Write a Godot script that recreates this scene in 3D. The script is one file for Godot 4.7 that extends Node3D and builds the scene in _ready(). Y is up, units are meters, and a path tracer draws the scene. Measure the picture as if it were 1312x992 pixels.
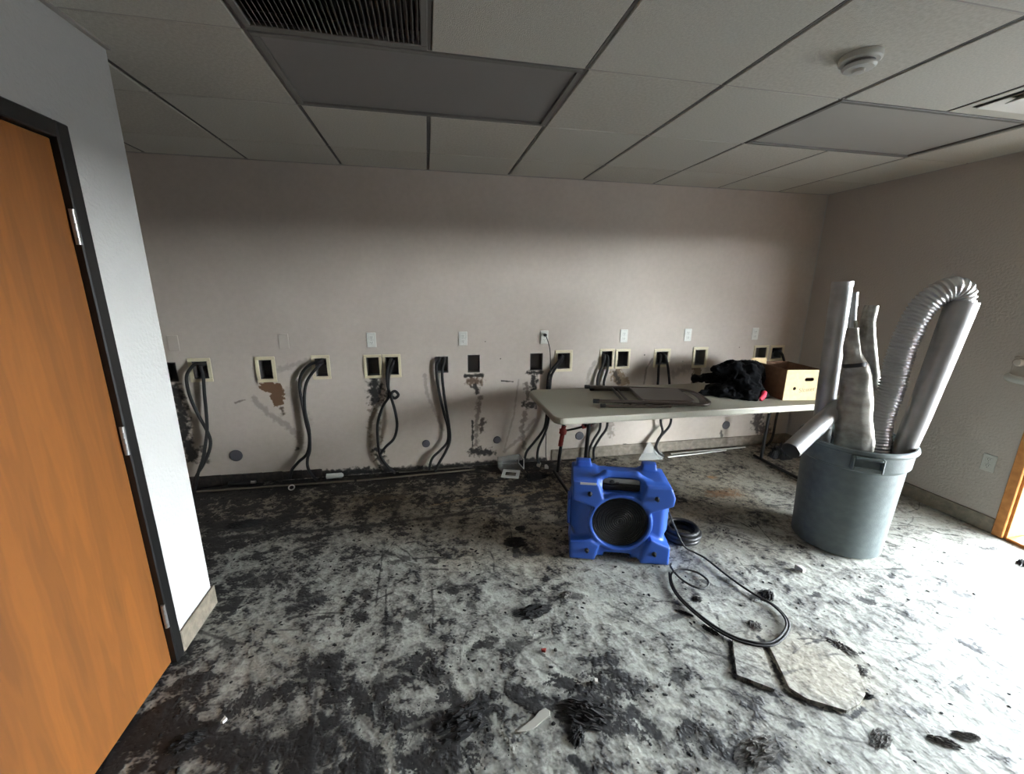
extends Node3D
# A gutted laundromat room after a fire and flood. Metres, y up. Back wall z = 0, floor y = 0, right wall x = XR.

const H := 2.411
const XR := 2.978
const XL := -1.768
const T := 0.6096

var used := {}
var mats := {}
var rng := RandomNumberGenerator.new()
var dens: PackedByteArray
const DW := 96
const DH := 60
const FX0 := -3.0
const FZ0 := -0.05
const FSX := 6.0
const FSZ := 3.75


# ---------------------------------------------------------------- geometry helpers
class G:
	var st := SurfaceTool.new()
	func _init() -> void:
		st.begin(Mesh.PRIMITIVE_TRIANGLES)
	func tri(a: Vector3, b: Vector3, c: Vector3, hint: Vector3, sg := -1, ua := Vector2.ZERO, ub := Vector2.ZERO, uc := Vector2.ZERO) -> void:
		var n := (a - c).cross(a - b)
		st.set_smooth_group(sg)
		st.set_uv(ua); st.add_vertex(a)
		if n.dot(hint) < 0.0:
			st.set_uv(uc); st.add_vertex(c)
			st.set_uv(ub); st.add_vertex(b)
		else:
			st.set_uv(ub); st.add_vertex(b)
			st.set_uv(uc); st.add_vertex(c)
	func quad(a: Vector3, b: Vector3, c: Vector3, d: Vector3, hint: Vector3, sg := -1) -> void:
		tri(a, b, c, hint, sg)
		tri(a, c, d, hint, sg)
	func quv(a: Vector3, b: Vector3, c: Vector3, d: Vector3, hint: Vector3, uv: Array) -> void:
		tri(a, b, c, hint, -1, uv[0], uv[1], uv[2])
		tri(a, c, d, hint, -1, uv[0], uv[2], uv[3])
	# chamfered box: centre, full size, bevel, axes
	func box(c: Vector3, s: Vector3, bev := 0.003, ax := Basis.IDENTITY) -> void:
		var h := s * 0.5
		var b: float = min(bev, min(h.x, min(h.y, h.z)) * 0.9)
		var P := func(sx: int, sy: int, sz: int, k: int) -> Vector3:
			var v := Vector3(sx * (h.x - (0.0 if k == 0 else b)), sy * (h.y - (0.0 if k == 1 else b)), sz * (h.z - (0.0 if k == 2 else b)))
			return c + ax * v
		for s1 in [-1, 1]:
			quad(P.call(s1, -1, -1, 0), P.call(s1, 1, -1, 0), P.call(s1, 1, 1, 0), P.call(s1, -1, 1, 0), ax.x * s1)
			quad(P.call(-1, s1, -1, 1), P.call(1, s1, -1, 1), P.call(1, s1, 1, 1), P.call(-1, s1, 1, 1), ax.y * s1)
			quad(P.call(-1, -1, s1, 2), P.call(1, -1, s1, 2), P.call(1, 1, s1, 2), P.call(-1, 1, s1, 2), ax.z * s1)
			if b > 0.0002:
				for s2 in [-1, 1]:
					quad(P.call(s1, s2, -1, 0), P.call(s1, s2, 1, 0), P.call(s1, s2, 1, 1), P.call(s1, s2, -1, 1), ax.x * s1 + ax.y * s2)
					quad(P.call(s1, -1, s2, 0), P.call(s1, 1, s2, 0), P.call(s1, 1, s2, 2), P.call(s1, -1, s2, 2), ax.x * s1 + ax.z * s2)
					quad(P.call(-1, s1, s2, 1), P.call(1, s1, s2, 1), P.call(1, s1, s2, 2), P.call(-1, s1, s2, 2), ax.y * s1 + ax.z * s2)
					for s3 in [-1, 1]:
						tri(P.call(s1, s2, s3, 0), P.call(s1, s2, s3, 1), P.call(s1, s2, s3, 2), ax.x * s1 + ax.y * s2 + ax.z * s3)
	func span(a: Vector3, b: Vector3, bev := 0.003) -> void:
		box((a + b) * 0.5, (b - a).abs(), bev)
	# swept section; rad(t, angle) -> Vector2(rx, ry)
	func sweep(p: PackedVector3Array, sides: int, rad: Callable, caps := true, a0 := 0.0, a1 := TAU, inner := false, up := Vector3.ZERO) -> void:
		var n := p.size()
		var t0 := (p[1] - p[0]).normalized()
		var x := up.cross(t0) if up != Vector3.ZERO else (Vector3.UP.cross(t0) if abs(t0.y) < 0.9 else Vector3.RIGHT.cross(t0))
		x = x.normalized()
		var rings := []
		for i in n:
			var tn := (p[min(i + 1, n - 1)] - p[max(i - 1, 0)]).normalized()
			x = (x - tn * x.dot(tn)).normalized()
			var y := tn.cross(x)
			var ring := PackedVector3Array()
			for k in sides + 1:
				var a := a0 + (a1 - a0) * k / sides
				var r: Vector2 = rad.call(float(i) / (n - 1), a)
				ring.append(p[i] + x * cos(a) * r.x + y * sin(a) * r.y)
			rings.append(ring)
		var full := a1 - a0 > TAU - 0.001
		if full:
			for r in rings:
				r[sides] = r[0]
		for i in n - 1:
			var mid := (p[i] + p[i + 1]) * 0.5
			for k in sides:
				var a: Vector3 = rings[i][k]
				var b: Vector3 = rings[i][k + 1]
				var c: Vector3 = rings[i + 1][k + 1]
				var d: Vector3 = rings[i + 1][k]
				var o := (a + b + c + d) * 0.25 - mid
				quad(a, b, c, d, -o if inner else o, 1)
		if caps:
			for e in [0, n - 1]:
				var out := (p[0] - p[1]) if e == 0 else (p[n - 1] - p[n - 2])
				for k in sides:
					tri(p[e], rings[e][k], rings[e][k + 1], out)
	func tube(p: PackedVector3Array, r: float, sides := 10, caps := true) -> void:
		sweep(p, sides, func(_t: float, _a: float) -> Vector2: return Vector2(r, r), caps)
	# pipe wall with thickness, optionally slit open
	func shell(p: PackedVector3Array, r: float, thick: float, sides: int, wob: Callable, a0 := 0.0, a1 := TAU, up := Vector3.ZERO) -> void:
		sweep(p, sides, func(t: float, a: float) -> Vector2: return Vector2(r, r) * float(wob.call(t, a)), false, a0, a1, false, up)
		sweep(p, sides, func(t: float, a: float) -> Vector2: return Vector2(r - thick, r - thick) * float(wob.call(t, a)), false, a0, a1, true, up)
	# surface of revolution about y at c; profile (r, y) walked so that the outside is on the right hand
	func lathe(prof: Array, seg := 32, xf := Transform3D.IDENTITY, sg := 1) -> void:
		for i in prof.size() - 1:
			var p: Vector2 = prof[i]
			var q: Vector2 = prof[i + 1]
			var nn := Vector2(q.y - p.y, -(q.x - p.x))
			for k in seg:
				var a := TAU * k / seg
				var b := TAU * ((k + 1) % seg) / seg
				var m := TAU * (k + 0.5) / seg
				var hint := xf.basis * Vector3(cos(m) * nn.x, nn.y, sin(m) * nn.x)
				var v := [Vector3(cos(a) * p.x, p.y, sin(a) * p.x), Vector3(cos(b) * p.x, p.y, sin(b) * p.x), Vector3(cos(b) * q.x, q.y, sin(b) * q.x), Vector3(cos(a) * q.x, q.y, sin(a) * q.x)]
				if p.x < 1e-6:
					tri(xf * v[0], xf * v[2], xf * v[3], hint, sg + i)
				elif q.x < 1e-6:
					tri(xf * v[0], xf * v[1], xf * v[2], hint, sg + i)
				else:
					quad(xf * v[0], xf * v[1], xf * v[2], xf * v[3], hint, sg + i)
	func torus(c: Vector3, r: float, w: float, seg: int, sides: int, ax: Basis) -> void:
		for i in seg:
			for k in sides:
				var q := func(ii: int, kk: int) -> Vector3:
					var a := TAU * (ii % seg) / seg
					var b := TAU * (kk % sides) / sides
					return c + ax * Vector3(cos(a) * (r + w * cos(b)), sin(a) * (r + w * cos(b)), w * sin(b))
				var am := TAU * (i + 0.5) / seg
				var bm := TAU * (k + 0.5) / sides
				quad(q.call(i, k), q.call(i + 1, k), q.call(i + 1, k + 1), q.call(i, k + 1), ax * Vector3(cos(am) * cos(bm), sin(am) * cos(bm), sin(bm)), 1)
	# polygon in the local xz plane extruded from y0 to y1 with a small bevel on both edges
	func prism(poly: PackedVector2Array, y0: float, y1: float, xf := Transform3D.IDENTITY, bev := 0.0) -> void:
		var ctr := Vector2.ZERO
		for p in poly:
			ctr += p / poly.size()
		var inset := poly
		if bev > 0.0:
			var grown := Geometry2D.offset_polygon(poly, -bev)
			inset = PackedVector2Array()
			for p in poly:
				inset.append(p + (ctr - p).normalized() * bev)
			if grown.size() > 0 and grown[0].size() == poly.size():
				pass
		var idx := Geometry2D.triangulate_polygon(inset)
		for i in range(0, idx.size(), 3):
			for e in [[y0, -1.0], [y1, 1.0]]:
				var y: float = e[0]
				tri(xf * Vector3(inset[idx[i]].x, y, inset[idx[i]].y), xf * Vector3(inset[idx[i + 1]].x, y, inset[idx[i + 1]].y), xf * Vector3(inset[idx[i + 2]].x, y, inset[idx[i + 2]].y), xf.basis * Vector3(0, e[1], 0))
		var cw := Geometry2D.is_polygon_clockwise(poly)
		for i in poly.size():
			var a := poly[i]
			var b := poly[(i + 1) % poly.size()]
			var e := b - a
			var o2 := Vector2(e.y, -e.x) * (-1.0 if cw else 1.0)
			var o := xf.basis * Vector3(o2.x, 0, o2.y).normalized()
			var ia := inset[i]
			var ib := inset[(i + 1) % poly.size()]
			quad(xf * Vector3(a.x, y0 + bev, a.y), xf * Vector3(b.x, y0 + bev, b.y), xf * Vector3(b.x, y1 - bev, b.y), xf * Vector3(a.x, y1 - bev, a.y), o)
			if bev > 0.0:
				quad(xf * Vector3(a.x, y1 - bev, a.y), xf * Vector3(b.x, y1 - bev, b.y), xf * Vector3(ib.x, y1, ib.y), xf * Vector3(ia.x, y1, ia.y), o + xf.basis.y)
				quad(xf * Vector3(a.x, y0 + bev, a.y), xf * Vector3(b.x, y0 + bev, b.y), xf * Vector3(ib.x, y0, ib.y), xf * Vector3(ia.x, y0, ia.y), o - xf.basis.y)
	func mesh() -> ArrayMesh:
		st.generate_normals()
		return st.commit()


# a painted canvas laid over a rectangle of a surface
class Canvas:
	var w: int
	var h: int
	var o: Vector2
	var s: float
	var data := PackedByteArray()
	var rough: PackedByteArray
	var fine := PackedByteArray()
	func blot(pts: Array, r: float, col: Color, strength: float, edge := 0.8, soft := 0.85) -> void:
		var lo := Vector2(1e9, 1e9)
		var hi := -lo
		for p in pts:
			lo = lo.min(p); hi = hi.max(p)
		var m := r * (1.0 + edge)
		var x0 := clampi(int((lo.x - m - o.x) * s), 0, w - 1)
		var x1 := clampi(int((hi.x + m - o.x) * s), 0, w - 1)
		var y0 := clampi(int((lo.y - m - o.y) * s), 0, h - 1)
		var y1 := clampi(int((hi.y + m - o.y) * s), 0, h - 1)
		var cr := col.r * 255.0
		var cg := col.g * 255.0
		var cb := col.b * 255.0
		for y in range(y0, y1 + 1):
			for x in range(x0, x1 + 1):
				var q := Vector2(x / s + o.x, y / s + o.y)
				var d := 1e9
				for i in max(1, pts.size() - 1):
					var a: Vector2 = pts[i]
					var b: Vector2 = pts[min(i + 1, pts.size() - 1)]
					var e := b - a
					var t := clampf((q - a).dot(e) / maxf(e.length_squared(), 1e-9), 0.0, 1.0)
					d = minf(d, q.distance_to(a + e * t))
				var k := d / r + (rough[y * w + x] / 255.0 - 0.5) * 2.0 * edge
				if fine.size():
					k += (fine[y * w + x] / 255.0 - 0.5) * 1.6 * edge
				if k < 1.0:
					var f := strength * smoothstep(1.0, 1.0 - soft, k)
					var at := (y * w + x) * 3
					data[at] = int(lerpf(data[at], cr, f))
					data[at + 1] = int(lerpf(data[at + 1], cg, f))
					data[at + 2] = int(lerpf(data[at + 2], cb, f))
	func texture() -> ImageTexture:
		return ImageTexture.create_from_image(Image.create_from_data(w, h, false, Image.FORMAT_RGB8, data))


func noise_bytes(w: int, h: int, freq: float, oct: int, sd: int, ridged := false) -> PackedByteArray:
	var n := FastNoiseLite.new()
	n.seed = sd
	n.noise_type = FastNoiseLite.TYPE_SIMPLEX_SMOOTH
	n.frequency = freq
	n.fractal_type = FastNoiseLite.FRACTAL_RIDGED if ridged else FastNoiseLite.FRACTAL_FBM
	n.fractal_octaves = oct
	n.fractal_gain = 0.55
	return n.get_image(w, h).get_data()


func noise3(sd: int, freq: float, oct := 3) -> FastNoiseLite:
	var n := FastNoiseLite.new()
	n.seed = sd
	n.frequency = freq
	n.fractal_octaves = oct
	return n


func curve(pts: Array, per := 6) -> PackedVector3Array:
	var out := PackedVector3Array()
	for i in pts.size() - 1:
		var a: Vector3 = pts[max(i - 1, 0)]
		var b: Vector3 = pts[i]
		var c: Vector3 = pts[i + 1]
		var d: Vector3 = pts[min(i + 2, pts.size() - 1)]
		for k in per:
			out.append(b.cubic_interpolate(c, a, d, float(k) / per))
	out.append(pts[-1])
	return out


func even(p: PackedVector3Array, n: int) -> PackedVector3Array:
	var c := Curve3D.new()
	for v in p:
		c.add_point(v)
	var out := PackedVector3Array()
	for i in n + 1:
		out.append(c.sample_baked(c.get_baked_length() * i / n))
	return out


# surface nets over a signed distance field
func nets(f: Callable, lo: Vector3, hi: Vector3, cell: float) -> ArrayMesh:
	var nx := int(ceil((hi.x - lo.x) / cell)) + 1
	var ny := int(ceil((hi.y - lo.y) / cell)) + 1
	var nz := int(ceil((hi.z - lo.z) / cell)) + 1
	var v := PackedFloat32Array()
	v.resize(nx * ny * nz)
	var at := 0
	for k in nz:
		for j in ny:
			for i in nx:
				v[at] = f.call(lo + Vector3(i, j, k) * cell)
				at += 1
	var sx := 1
	var sy := nx
	var sz := nx * ny
	var ids := PackedInt32Array()
	ids.resize(v.size())
	ids.fill(-1)
	var vs := PackedVector3Array()
	var offs := [0, sx, sy, sx + sy, sz, sz + sx, sz + sy, sz + sx + sy]
	var edges := [[0, 1], [2, 3], [4, 5], [6, 7], [0, 2], [1, 3], [4, 6], [5, 7], [0, 4], [1, 5], [2, 6], [3, 7]]
	for k in nz - 1:
		for j in ny - 1:
			for i in nx - 1:
				var b := i + j * sy + k * sz
				var c := 0
				for o in offs:
					if v[b + o] < 0.0:
						c += 1
				if c == 0 or c == 8:
					continue
				var sum := Vector3.ZERO
				var m := 0
				for e in edges:
					var va := v[b + offs[e[0]]]
					var vb := v[b + offs[e[1]]]
					if (va < 0.0) != (vb < 0.0):
						var t := va / (va - vb)
						var pa := Vector3(e[0] & 1, (e[0] >> 1) & 1, (e[0] >> 2) & 1)
						var pb := Vector3(e[1] & 1, (e[1] >> 1) & 1, (e[1] >> 2) & 1)
						sum += pa.lerp(pb, t)
						m += 1
				ids[b] = vs.size()
				vs.append(lo + (Vector3(i, j, k) + sum / m) * cell)
	var ix := PackedInt32Array()
	var nrm := PackedVector3Array()
	nrm.resize(vs.size())
	for k in range(1, nz - 1):
		for j in range(1, ny - 1):
			for i in range(1, nx - 1):
				var b := i + j * sy + k * sz
				for ax in 3:
					var st: int = [sx, sy, sz][ax]
					var u: int = [sy, sz, sx][ax]
					var w: int = [sz, sx, sy][ax]
					if (v[b] < 0.0) == (v[b + st] < 0.0):
						continue
					var q := [ids[b], ids[b - u], ids[b - u - w], ids[b - w]]
					if q.min() < 0:
						continue
					var hint: Vector3 = [Vector3.RIGHT, Vector3.UP, Vector3.BACK][ax] * (1.0 if v[b] < 0.0 else -1.0)
					var p0 := vs[q[0]]
					var n := (p0 - vs[q[2]]).cross(p0 - vs[q[1]]) + (p0 - vs[q[3]]).cross(p0 - vs[q[2]])
					if n.dot(hint) < 0.0:
						q = [q[0], q[3], q[2], q[1]]
						n = -n
					for e in q:
						nrm[e] += n
					ix.append_array(PackedInt32Array([q[0], q[1], q[2], q[0], q[2], q[3]]))
	for i in nrm.size():
		nrm[i] = nrm[i].normalized()
	var arr := []
	arr.resize(Mesh.ARRAY_MAX)
	arr[Mesh.ARRAY_VERTEX] = vs
	arr[Mesh.ARRAY_NORMAL] = nrm
	arr[Mesh.ARRAY_INDEX] = ix
	var me := ArrayMesh.new()
	me.add_surface_from_arrays(Mesh.PRIMITIVE_TRIANGLES, arr)
	return me


static func sd_box(p: Vector3, c: Vector3, h: Vector3, r: float) -> float:
	var q := (p - c).abs() - h + Vector3(r, r, r)
	return q.max(Vector3.ZERO).length() + minf(maxf(q.x, maxf(q.y, q.z)), 0.0) - r


static func sd_cap(p: Vector3, a: Vector3, b: Vector3, ra: float, rb: float) -> float:
	var e := b - a
	var t := clampf((p - a).dot(e) / maxf(e.length_squared(), 1e-9), 0.0, 1.0)
	return p.distance_to(a + e * t) - lerpf(ra, rb, t)


static func smin(a: float, b: float, k: float) -> float:
	var h := maxf(k - absf(a - b), 0.0) / k
	return minf(a, b) - h * h * k * 0.25


# convex or concave polygon in xy, distance in 2-D
static func sd_poly(p: Vector2, poly: PackedVector2Array) -> float:
	var d := 1e9
	var inside := false
	var j := poly.size() - 1
	for i in poly.size():
		var a := poly[i]
		var b := poly[j]
		var e := b - a
		var t := clampf((p - a).dot(e) / e.length_squared(), 0.0, 1.0)
		d = minf(d, p.distance_squared_to(a + e * t))
		if (a.y > p.y) != (b.y > p.y) and p.x < (b.x - a.x) * (p.y - a.y) / (b.y - a.y) + a.x:
			inside = not inside
		j = i
	return -sqrt(d) if inside else sqrt(d)


# ---------------------------------------------------------------- node helpers
func numbered(called: String) -> String:
	var n: int = used.get(called, 0)
	used[called] = n + 1
	return called if n == 0 else "%s_%03d" % [called, n]


func obj(called: String, g, m: Material, parent: Node = self) -> MeshInstance3D:
	var o := MeshInstance3D.new()
	o.name = numbered(called) if parent == self else called
	o.mesh = g.mesh() if g is G else g
	o.material_override = m
	parent.add_child(o, true)
	return o


func tag(o: Node, label: String, category: String, group := "") -> Node:
	o.set_meta("label", label)
	o.set_meta("category", category)
	if group:
		o.set_meta("group", group)
	return o


func thing(called: String, label: String, category: String, at := Vector3.ZERO, turn := 0.0, group := "") -> Node3D:
	var o := Node3D.new()
	o.name = numbered(called)
	add_child(o)
	o.position = at
	o.rotation.y = turn
	tag(o, label, category, group)
	return o


func struct_node(called: String) -> Node3D:
	var o := Node3D.new()
	o.name = numbered(called)
	add_child(o)
	o.set_meta("kind", "structure")
	return o


func struct(called: String, g, m: Material) -> MeshInstance3D:
	var o := obj(called, g, m)
	o.set_meta("kind", "structure")
	return o


# ---------------------------------------------------------------- materials
func bump(freq: float, oct: int, strength: float, sd := 1, size := 256) -> NoiseTexture2D:
	var key := "b%s_%s_%s_%s" % [freq, oct, strength, size]
	if mats.has(key):
		return mats[key]
	var t := NoiseTexture2D.new()
	var n := FastNoiseLite.new()
	n.seed = sd
	n.frequency = freq
	n.fractal_octaves = oct
	t.width = size; t.height = size
	t.seamless = true
	t.as_normal_map = true
	t.bump_strength = strength
	t.noise = n
	mats[key] = t
	return t


func mottle(freq: float, oct: int, dark: Color, light: Color, sd := 2, size := 256) -> NoiseTexture2D:
	var t := NoiseTexture2D.new()
	var n := FastNoiseLite.new()
	n.seed = sd
	n.frequency = freq
	n.fractal_octaves = oct
	t.width = size; t.height = size
	t.seamless = true
	t.noise = n
	var r := Gradient.new()
	r.set_color(0, dark)
	r.set_color(1, light)
	t.color_ramp = r
	return t


func mat(called: String, c: Color, rough := 0.7, metal := 0.0) -> StandardMaterial3D:
	var m := StandardMaterial3D.new()
	m.resource_name = called
	m.albedo_color = c
	m.roughness = rough
	m.metallic = metal
	mats[called] = m
	return m


func grain(m: StandardMaterial3D, tex: Texture2D, scale: float, depth: float, world := true) -> StandardMaterial3D:
	m.uv1_triplanar = true
	m.uv1_world_triplanar = world
	m.uv1_scale = Vector3(scale, scale, scale)
	if depth > 0.0:
		m.normal_enabled = true
		m.normal_texture = tex
		m.normal_scale = depth
	return m


func make_materials() -> void:
	var fine := bump(0.06, 3, 4.0)
	var lumpy := bump(0.02, 4, 6.0, 5)
	grain(mat("wall_paint", Color(0.77, 0.73, 0.69), 0.75), fine, 3.0, 0.35)
	grain(mat("stub_paint", Color(0.76, 0.755, 0.74), 0.75), fine, 3.0, 0.35)
	var tile := grain(mat("ceiling_tile", Color(1, 1, 1), 0.9), bump(0.2, 2, 6.0, 9), 4.0, 0.25)
	tile.albedo_texture = mottle(0.08, 3, Color(0.76, 0.75, 0.705), Color(0.83, 0.82, 0.775), 4)
	var tile2 := grain(mat("ceiling_tile_aged", Color(1, 1, 1), 0.9), bump(0.2, 2, 6.0, 9), 4.0, 0.25)
	tile2.albedo_texture = mottle(0.05, 3, Color(0.73, 0.715, 0.665), Color(0.81, 0.795, 0.75), 14)
	grain(mat("rear_panelling", Color(0.30, 0.27, 0.25), 0.7), fine, 2.0, 0.2)
	mat("tee_grey", Color(0.27, 0.255, 0.24), 0.55)
	mat("tee_light", Color(0.62, 0.60, 0.57), 0.5)
	mat("plenum", Color(0.1, 0.1, 0.1), 0.9)
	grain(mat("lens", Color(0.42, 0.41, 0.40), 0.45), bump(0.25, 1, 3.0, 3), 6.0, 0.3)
	grain(mat("lens_pale", Color(0.62, 0.61, 0.58), 0.45), bump(0.25, 1, 3.0, 3), 6.0, 0.3)  # same lens in a paler tone, for the right-hand panel
	mat("grille_slat", Color(0.33, 0.31, 0.30), 0.6)
	mat("grille_frame", Color(0.36, 0.35, 0.33), 0.55)
	mat("white_metal", Color(0.83, 0.82, 0.77), 0.45)
	mat("dark_void", Color(0.035, 0.034, 0.034), 0.9)
	mat("white_plastic", Color(0.86, 0.86, 0.83), 0.4)
	mat("painted_plate", Color(0.76, 0.72, 0.675), 0.6)
	mat("ivory_frame", Color(0.84, 0.80, 0.68), 0.5)
	grain(mat("box_inside", Color(0.30, 0.29, 0.28), 0.6), lumpy, 8.0, 0.6)
	mat("box_inside_grey", Color(0.42, 0.41, 0.40), 0.5)
	mat("black_rubber", Color(0.045, 0.045, 0.048), 0.7)
	mat("black_metal", Color(0.05, 0.05, 0.055), 0.45, 0.3)
	mat("cap_grey", Color(0.30, 0.30, 0.32), 0.55)
	var base := grain(mat("baseboard_tan", Color(1, 1, 1), 0.6), fine, 3.0, 0.2)
	base.albedo_texture = mottle(0.02, 4, Color(0.40, 0.37, 0.32), Color(0.55, 0.51, 0.45), 8)
	var base2 := grain(mat("baseboard_burnt", Color(1, 1, 1), 0.8), lumpy, 3.0, 0.5)
	base2.albedo_texture = mottle(0.03, 4, Color(0.05, 0.045, 0.04), Color(0.20, 0.17, 0.14), 8)
	grain(mat("blue_plastic", Color(0.17, 0.33, 0.66), 0.42), bump(0.15, 2, 2.0, 6), 6.0, 0.15)
	mat("grille_black", Color(0.02, 0.021, 0.025), 0.6)
	mat("panel_grey", Color(0.44, 0.44, 0.42), 0.5)
	mat("label_white", Color(0.75, 0.76, 0.78), 0.5)
	var can := grain(mat("can_grey", Color(1, 1, 1), 0.5), fine, 5.0, 0.12)
	can.albedo_texture = mottle(0.012, 4, Color(0.29, 0.325, 0.325), Color(0.36, 0.395, 0.39), 21)
	var galv := grain(mat("galvanised", Color(1, 1, 1), 0.40, 0.75), bump(0.008, 3, 3.0, 31), 2.0, 0.12, false)
	galv.albedo_texture = mottle(0.012, 4, Color(0.66, 0.66, 0.655), Color(0.80, 0.80, 0.80), 22)
	var galvd := grain(mat("galvanised_dirty", Color(1, 1, 1), 0.5, 0.7), bump(0.015, 4, 6.0, 32), 3.0, 0.4, false)
	galvd.albedo_texture = mottle(0.012, 5, Color(0.42, 0.40, 0.365), Color(0.82, 0.81, 0.78), 23)
	grain(mat("foil", Color(0.80, 0.80, 0.80), 0.28, 0.95), bump(0.05, 3, 8.0, 33), 9.0, 0.5, false)
	grain(mat("table_plastic", Color(0.70, 0.685, 0.62), 0.5), bump(0.3, 2, 3.0, 7), 6.0, 0.25)
	grain(mat("chair_brown", Color(0.25, 0.215, 0.195), 0.4, 0.25), fine, 4.0, 0.1)
	mat("chair_tube", Color(0.27, 0.235, 0.21), 0.35, 0.35)
	mat("red_tape", Color(0.50, 0.10, 0.05), 0.6)
	var jk := grain(mat("jacket_black", Color(0.017, 0.019, 0.027), 0.8), bump(0.2, 2, 4.0, 12), 9.0, 0.4)
	jk.metallic_specular = 0.2
	jk.rim_enabled = true
	jk.rim = 0.15
	mat("jacket_pink", Color(0.75, 0.13, 0.24), 0.7)
	var cb := grain(mat("cardboard_lit", Color(1, 1, 1), 0.8), fine, 4.0, 0.1)  # carton front and flap, the light falling on them painted in
	cb.albedo_texture = mottle(0.02, 3, Color(0.82, 0.73, 0.55), Color(0.87, 0.79, 0.62), 17)
	var cb2 := grain(mat("cardboard_shaded", Color(1, 1, 1), 0.85), fine, 4.0, 0.1)  # same carton, sides and inside, with their shade painted in
	cb2.albedo_texture = mottle(0.02, 3, Color(0.40, 0.29, 0.21), Color(0.48, 0.36, 0.27), 18)
	mat("pencil", Color(0.50, 0.42, 0.32), 0.8)
	var oak := mat("oak_trim", Color(1, 1, 1), 0.45)
	grain(oak, fine, 2.0, 0.1)
	oak.albedo_texture = mottle(0.03, 4, Color(0.62, 0.38, 0.16), Color(0.76, 0.52, 0.26), 19)
	mat("frame_black", Color(0.035, 0.034, 0.034), 0.45)
	mat("steel", Color(0.72, 0.71, 0.70), 0.35, 0.9)
	mat("char", Color(0.085, 0.083, 0.083), 0.95)
	mat("char_grey", Color(0.30, 0.29, 0.275), 0.95)
	mat("plaster", Color(0.66, 0.65, 0.61), 0.9)
	mat("white_strip", Color(0.80, 0.79, 0.76), 0.6)
	mat("wood_strip", Color(0.36, 0.33, 0.28), 0.8)
	mat("ash_board", Color(0.30, 0.28, 0.25), 0.85)
	var cl := mat("clear_plastic", Color(0.85, 0.86, 0.84, 0.22), 0.3)
	cl.transparency = BaseMaterial3D.TRANSPARENCY_ALPHA
	mat("grey_bag", Color(0.10, 0.10, 0.105), 0.5)
	grain(mat("pavement", Color(0.47, 0.465, 0.46), 0.9), lumpy, 1.0, 0.3)
	# door veneer: long vertical figure
	var n := FastNoiseLite.new()
	n.seed = 40
	n.frequency = 0.012
	n.fractal_octaves = 5
	var im := n.get_image(512, 96)
	im.resize(512, 1024, Image.INTERPOLATE_CUBIC)
	var fig := im.get_data()
	var out := PackedByteArray()
	out.resize(512 * 1024 * 3)
	for i in 512 * 1024:
		var v := fig[i] / 255.0
		var b := 0.5 + 0.5 * sin(v * 26.0)
		var k := 0.92 + 0.05 * b + (v - 0.5) * 0.22
		out[i * 3] = clampi(int(126 * k), 0, 255)
		out[i * 3 + 1] = clampi(int(75 * k), 0, 255)
		out[i * 3 + 2] = clampi(int(28 * k), 0, 255)
	var dm := mat("door_veneer", Color(1, 1, 1), 0.5)
	dm.albedo_texture = ImageTexture.create_from_image(Image.create_from_data(512, 1024, false, Image.FORMAT_RGB8, out))


# ---------------------------------------------------------------- floor
func dirt_at(x: float, z: float) -> Vector2:
	var i := clampi(int((x - FX0) / FSX * DW), 0, DW - 1)
	var j := clampi(int((z - FZ0) / FSZ * DH), 0, DH - 1)
	return Vector2(dens[(j * DW + i) * 2], dens[(j * DW + i) * 2 + 1]) / 255.0


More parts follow.
